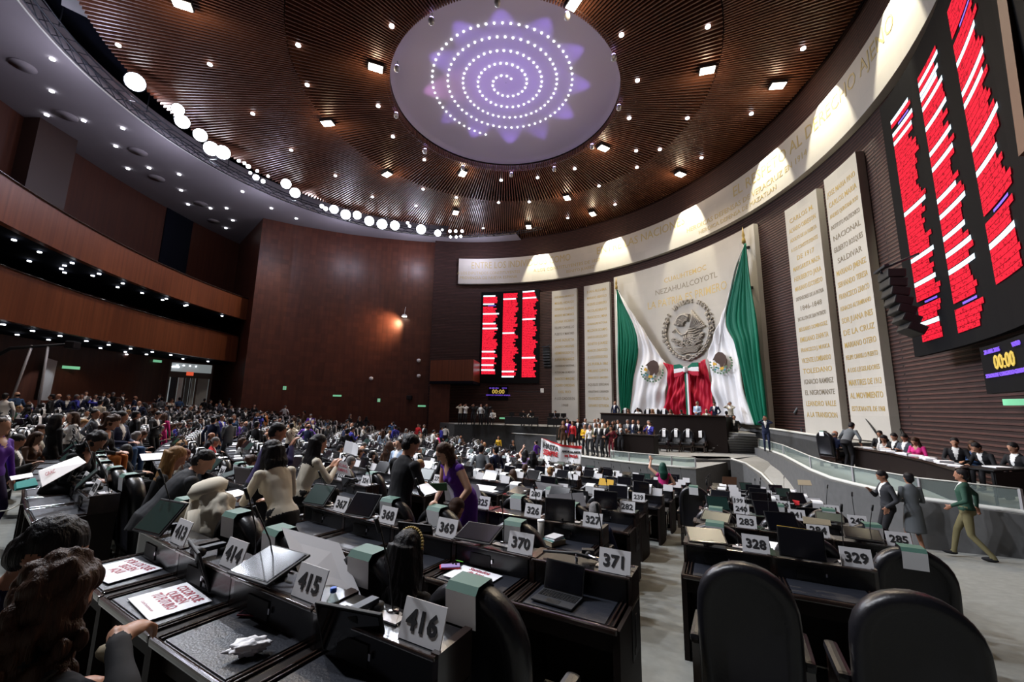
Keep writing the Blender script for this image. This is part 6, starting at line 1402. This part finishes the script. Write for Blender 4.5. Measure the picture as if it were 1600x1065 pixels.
for s_,t0,s0,size,mt,sc,nm in (('HASTA',.25,.27,.36,'ink',.72,'banner_word'),('SIEMPRE',.26,.55,.36,'c_red',.6,'banner_word'),('AMOR con AMOR',.76,.34,.17,'ink',.62,'banner_word'),('se PAGA',.76,.56,.24,'c_red',.7,'banner_word')): btext(s_,t0,s0,size,mt,sc).build(nm,g)
st_=MB(); vs=[]
for i in range(nx+1):
    t=i/nx
    for s in (-.02,.0+.14*t):
        p=(TL.lerp(TR,t)).lerp(BL_.lerp(BR,t),s); p=p+Vector((.5,.85,0))*(.07*math.sin(t*9+s*2)+.04*math.sin(t*21)); p.z-=.1*math.sin(t*math.pi)*(1-s); vs.append(p+Vector((-.02,-.035,0)))
st_.add(vs,[(2*i,2*i+2,2*i+3,2*i+1) for i in range(nx)],'c_red'); st_.build('red_stripe',g)
tag(g,'white protest banner reading HASTA SIEMPRE with red upper edge','banner')
# cream jacket draped over a chair
bm=bmesh.new(); bmesh.ops.create_icosphere(bm,subdivisions=5,radius=1)
for v in bm.verts:
    d=v.co.copy(); x=d.x*.31; y=d.y*.15; z=d.z*.3
    if d.z<0: z=d.z*.36; x*=1.0+.18*(-d.z); y*=1.15
    fold=.03*math.sin(d.x*13+d.z*5+2*mnoise.noise(d*2))*(.4+.6*abs(d.y))+.035*mnoise.noise(d*3.1)+.014*mnoise.noise(d*9)
    n_=d.normalized(); v.co=Vector((x,y,z))+Vector((n_.x*.7,n_.y,n_.z*.5))*fold*1.2
P=at_y(327,815,3.75); mb=MB(); bm.verts.index_update(); mb.add([v.co.copy() for v in bm.verts],[[v.index for v in f.verts] for f in bm.faces],'jacket_cream' if 'jacket_cream' in MATS else 'c_cream',None,True); bm.free()
g=empty('draped_jacket',P,-R_(36)); b_=mb.build('jacket_body',g)
q=MB(); q.tube([(-.1,-.17,.16),(-.16,-.2,.0),(-.12,-.2,-.2)],[.05,.055,.04],'c_cream',10); q.tube([(.12,-.16,.14),(.2,-.17,-.05),(.28,-.14,-.24)],[.045,.05,.035],'c_cream',10); q.build('sleeve',g)
q=MB(); q.lathe([(.13,.0),(.15,.05),(.11,.1),(.02,.12)],'c_cream',14,Matrix.Translation((-.02,-.02,.24))@Matrix.Rotation(.3,4,'X')); q.build('hood',g)
tag(g,'cream hooded jacket draped over a black chair behind plates 413 and 414','jacket')
# furniture on the side platforms
tp_=[at_z(1330,698,PZ+.75),at_z(1385,706,PZ+.75),at_z(1440,718,PZ+.75),at_z(1492,732,PZ+.75)]
pts=[Vector(p.xy) for p in tp_]; g=empty('curved_table'); q=MB(); 
off=[Vector((.75,.3))]*4
q.plan([tuple(p) for p in pts]+[tuple(p+o_) for p,o_ in zip(pts[::-1],off)],PZ+.7,PZ+.76,'edge_wood'); recalc(q.build('table_top',g)); q=MB(); q.plan([tuple(p+Vector((.06,0))) for p in pts]+[tuple(p+Vector((.12,.02))) for p in pts[::-1]],PZ,PZ+.7,'desk_brown'); recalc(q.build('modesty_panel',g)); tag(g,'long curved black table on the right platform strewn with papers','table')
rq=random.Random(4)
for i in range(12):
    t=i/11*.92+.03; k=min(2,int(t*3)); p=pts[k].lerp(pts[k+1],t*3-k)+Vector((rq.uniform(.15,.6),rq.uniform(0,.2))); q=MB(); h_=rq.choice([.004,.02,.035,.01]); q.box((0,0,h_/2),(.21,.29,h_),'paper'); put(q,'paper_stack',Matrix.Translation((p.x,p.y,PZ+.762))@Matrix.Rotation(rq.uniform(0,3),4,'Z'),'white paper stack on the curved table of the right platform','paper','papers on the curved table')
def table(name,loc,rz,w,label,h=.74,d=.6):
    g=empty(name,loc,rz); q=MB(); q.box((0,0,h),(w,d,.03),'black_plastic',bev=.004); q.build('table_top',g)
    for x in (-w/2+.05,w/2-.05):
        for y in (-d/2+.05,d/2-.05): l=MB(); l.box((x,y,h/2),(.04,.04,h),'black_plastic'); l.build('leg',g)
    q=MB(); q.box((0,-d/2+.02,h*.6),(w-.1,.02,h*.7),'black_plastic'); q.build('modesty_panel',g); tag(g,label,'table'); return g
p=stg(1545,712,PZ,9.6); table('table',(p.x+.2,p.y,PZ),.3,1.8,'black table with papers at the right edge of the right platform')
q=MB(); q.box((0,0,.01),(.4,.28,.02),'paper'); put(q,'paper_stack',Matrix.Translation((p.x+.1,p.y-.05,PZ+.757)),'white papers on the black table at the right edge','paper')
PL2=EYE-1.45
for px,d_,w,lb in ((815,33.2,2.7,'long black press table on the left platform'),(871,32.4,1.6,'short black table at the right end of the left platform')):
    p=stg(px,660,PL2,d_); table('table',(p.x,p.y,PL2),-.15,w,lb)
    for k in range(3):
        q=MB(); q.box((0,0,.2),(.42,.04,.28),'black_plastic'); q.box((0,0,.03),(.16,.12,.06),'black_plastic'); put(q,'table_monitor',Matrix.Translation((p.x-.8*w/2.7+.8*k*w/2.7,p.y,PL2+.757)),'dark monitor standing on the %s'%lb.split(' on ')[0].split(' at ')[0],'monitor','monitors on the press tables')
for i,px in enumerate([745,757,766]):
    p=stg(px,660,PL2,33.6); g=empty('tripod_camera',(p.x,p.y,PL2)); q=MB()
    for k in range(3):
        a=k*2.1; l=MB(); l.tube([(0,0,1.25),(.4*math.cos(a),.4*math.sin(a),0)],.02,'black_plastic',6); l.build('leg',g)
    q.box((0,0,1.42),(.2,.5,.24),'black_plastic',bev=.03); q.tube([(0,-.25,1.42),(0,-.42,1.42)],.07,'black_plastic',10); q.build('camera_body',g); tag(g,'black tripod camera, %s from the left on the left platform'%ORD[i],'camera')
# swivel chairs on platforms
p=stg(1300,700,PZ,15.1); loose_chair((p.x,p.y,PZ),-R_(80),'black swivel chair under the bald person on the right platform')
# handrails by the stele
for i,(px,py,px2,py2) in enumerate([(1352,652,1372,680),(1400,660,1420,690)]):
    A_=at_y(px,py,17.6-i*1.2); B_=at_y(px2,py2,16.8-i*1.2); q=MB(); q.tube([A_,B_],.035,'black_plastic',8); q.tube([A_,(A_.x,A_.y,PZ)],.035,'black_plastic',8); q.tube([B_,(B_.x,B_.y,PZ)],.03,'black_plastic',8); tag(q.build('handrail'),'black sloping handrail, %s from the left below the gold lettered slabs'%ORD[i],'handrail')
# wall devices on the side wall
def ray_plane(px,py,P0,n):
    d=ray(px,py); t=(Vector(P0)-EYEV).dot(n)/d.dot(n); return EYEV+d*t
def on_sidewall(px,py):
    # intersect with the polyline wall
    d=ray(px,py); best=None
    for a,b in zip(sw[1:-2],sw[2:-1]):
        a=Vector((*a,0)); b=Vector((*b,0)); n_=Vector((-(b-a).y,(b-a).x,0)); t=(a-EYEV).dot(n_)/d.dot(n_); P=EYEV+d*t; u=(P-a).dot(b-a)/(b-a).dot(b-a)
        if -.02<=u<=1.02 and t>0: best=P
    return best
for px,py in ((364,597),(527,618),(659,634)):
    P=on_sidewall(px,py)
    if P: q=MB(); q.box((0,-.06,0),(.75,.06,.16),'exit_green'); put(q,'exit_sign',Matrix.Translation(P)@Matrix.Rotation(.25,4,'Z'),'small lit green exit sign on the red-brown side wall','sign','green exit signs on the side wall')
for px,py in ((445,606),(592,625)):
    P=on_sidewall(px,py)
    if P: q=MB(); q.box((0,-.06,0),(.26,.05,.32),'exit_green'); q.box((0,-.09,0),(.08,.01,.2),'cover_white'); put(q,'safety_sign',Matrix.Translation(P)@Matrix.Rotation(.25,4,'Z'),'tiny square green safety sign on the red-brown side wall','sign','safety signs on the side wall')
for px,py,lb in ((581,591,'round white dome camera low on the red-brown side wall'),(655,563,'white camera dome high near the right end of the side wall'),(655,587,'small white box below the camera dome on the side wall')):
    P=on_sidewall(px,py)
    if P: q=MB(); q.lathe([(.02,-.2),(.17,-.12),(.2,0),(.17,.1),(.05,.16)],'cover_white',14); put(q,'wall_camera',Matrix.Translation(P+Vector((0,-.2,0))),lb,'camera')
P=on_sidewall(634,494); q=MB(); q.lathe([(.3,-.12),(.22,.04),(.05,.1)],'cover_white',14); l=MB(); l.lathe([(.24,-.14),(.24,-.13)],'lamp_warm',12); a_=MB(); a_.tube([(0,0,.1),(0,.1,.5),(0,.25,.9)],.02,'cover_white'); put(None,'wall_lamp',Matrix.Translation(P+Vector((0,-.5,0))),'small white bracket lamp on the red-brown side wall','lamp',None,(('shade',q),('bulb',l),('bracket',a_)))
lamp('wall_lamp_light','SPOT',P+Vector((-.3,-1.2,-.5)),900,(1,.62,.35),P+Vector((-2.5,.3,-1.5)),.2,120,.9)
P=on_sidewall(641,621); q=MB(); q.box((0,-.3,0),(.5,.5,.4),'black_plastic',bev=.05); q.tube([(0,-.3,-.2),(0,-.3,-.45)],.05,'black_plastic'); put(q,'wall_speaker',Matrix.Translation(P),'black box loudspeaker near the right end of the side wall','loudspeaker')
# exit signs on the rear wall
for px,py,w_ in ((111,574,.7),(246,564,.45)):
    P=at_cyl(px,py,C0.x,C0.y,46.8); q=MB(); q.box((0,0,0),(.9 if w_>.5 else .6,.1,.2),'exit_green'); put(q,'exit_sign',Matrix.Translation(P)@Matrix.Rotation(1.2,4,'Z'),'dim green exit sign on the rear wall under the lower balcony','sign','exit signs on the rear wall')
P=at_cyl(785,653,WC.x,WC.y,20.3); q=MB(); q.box((0,0,0),(.55,.1,.14),'exit_green'); put(q,'exit_sign',Matrix.Translation(P),'green exit sign on the brick wall under the far timer screen','sign')
P=at_cyl(1590,628,WC.x,WC.y,20.2); q=MB(); q.box((0,0,0),(.1,.55,.16),'exit_green'); put(q,'exit_sign',Matrix.Translation(P),'green exit sign on the brick wall at the right edge','sign')
P=at_cyl(847,610,WC.x,WC.y,19.9); q=MB(); q.box((0,0,.0),(.3,.4,.4),'cover_white',bev=.04); q.tube([(-.15,0,-.1),(-1.2,.1,-.15),(-2.6,.2,-.1)],.03,'metal_dark',6); put(q,'wall_camera',Matrix.Translation(P),'white surveillance camera on a thin bar left of the first stone slab','camera')
# television camera crane at the far left
P=fl(60,19,560); P.z=floor_at(P.x,P.y); g=empty('camera_crane',P,.4); q=MB(); q.tube([(-2.2,0,2.5),(-1,0,3.6),(1.2,0,4.0)],[.12,.08,.05],'black_plastic',8); q.box((-2.1,0,2.4),(.5,.4,.5),'black_plastic',bev=.05); q.build('boom',g)
for x in (-.3,.25): l=MB(); l.tube([(x,0,3.8),(x*2.0-.2,.1,0)],.05,'silver',8); l.build('leg',g)
q=MB(); q.box((1.1,0,3.9),(.35,.6,.35),'black_plastic',bev=.05); q.build('camera_head',g); tag(g,'dark television camera crane in front of the rear wall at the far left','camera crane')
# cables
q=MB(); a_=[at_z(px,py,floor_z(33)+.85) for px,py in ((-5,799),(12,797),(30,788),(45,787),(58,784))]; q.tube(a_,.006,'white_cable',6); tag(q.build('white_cable'),'thin white cable hanging beside the desks at the left edge','cable')
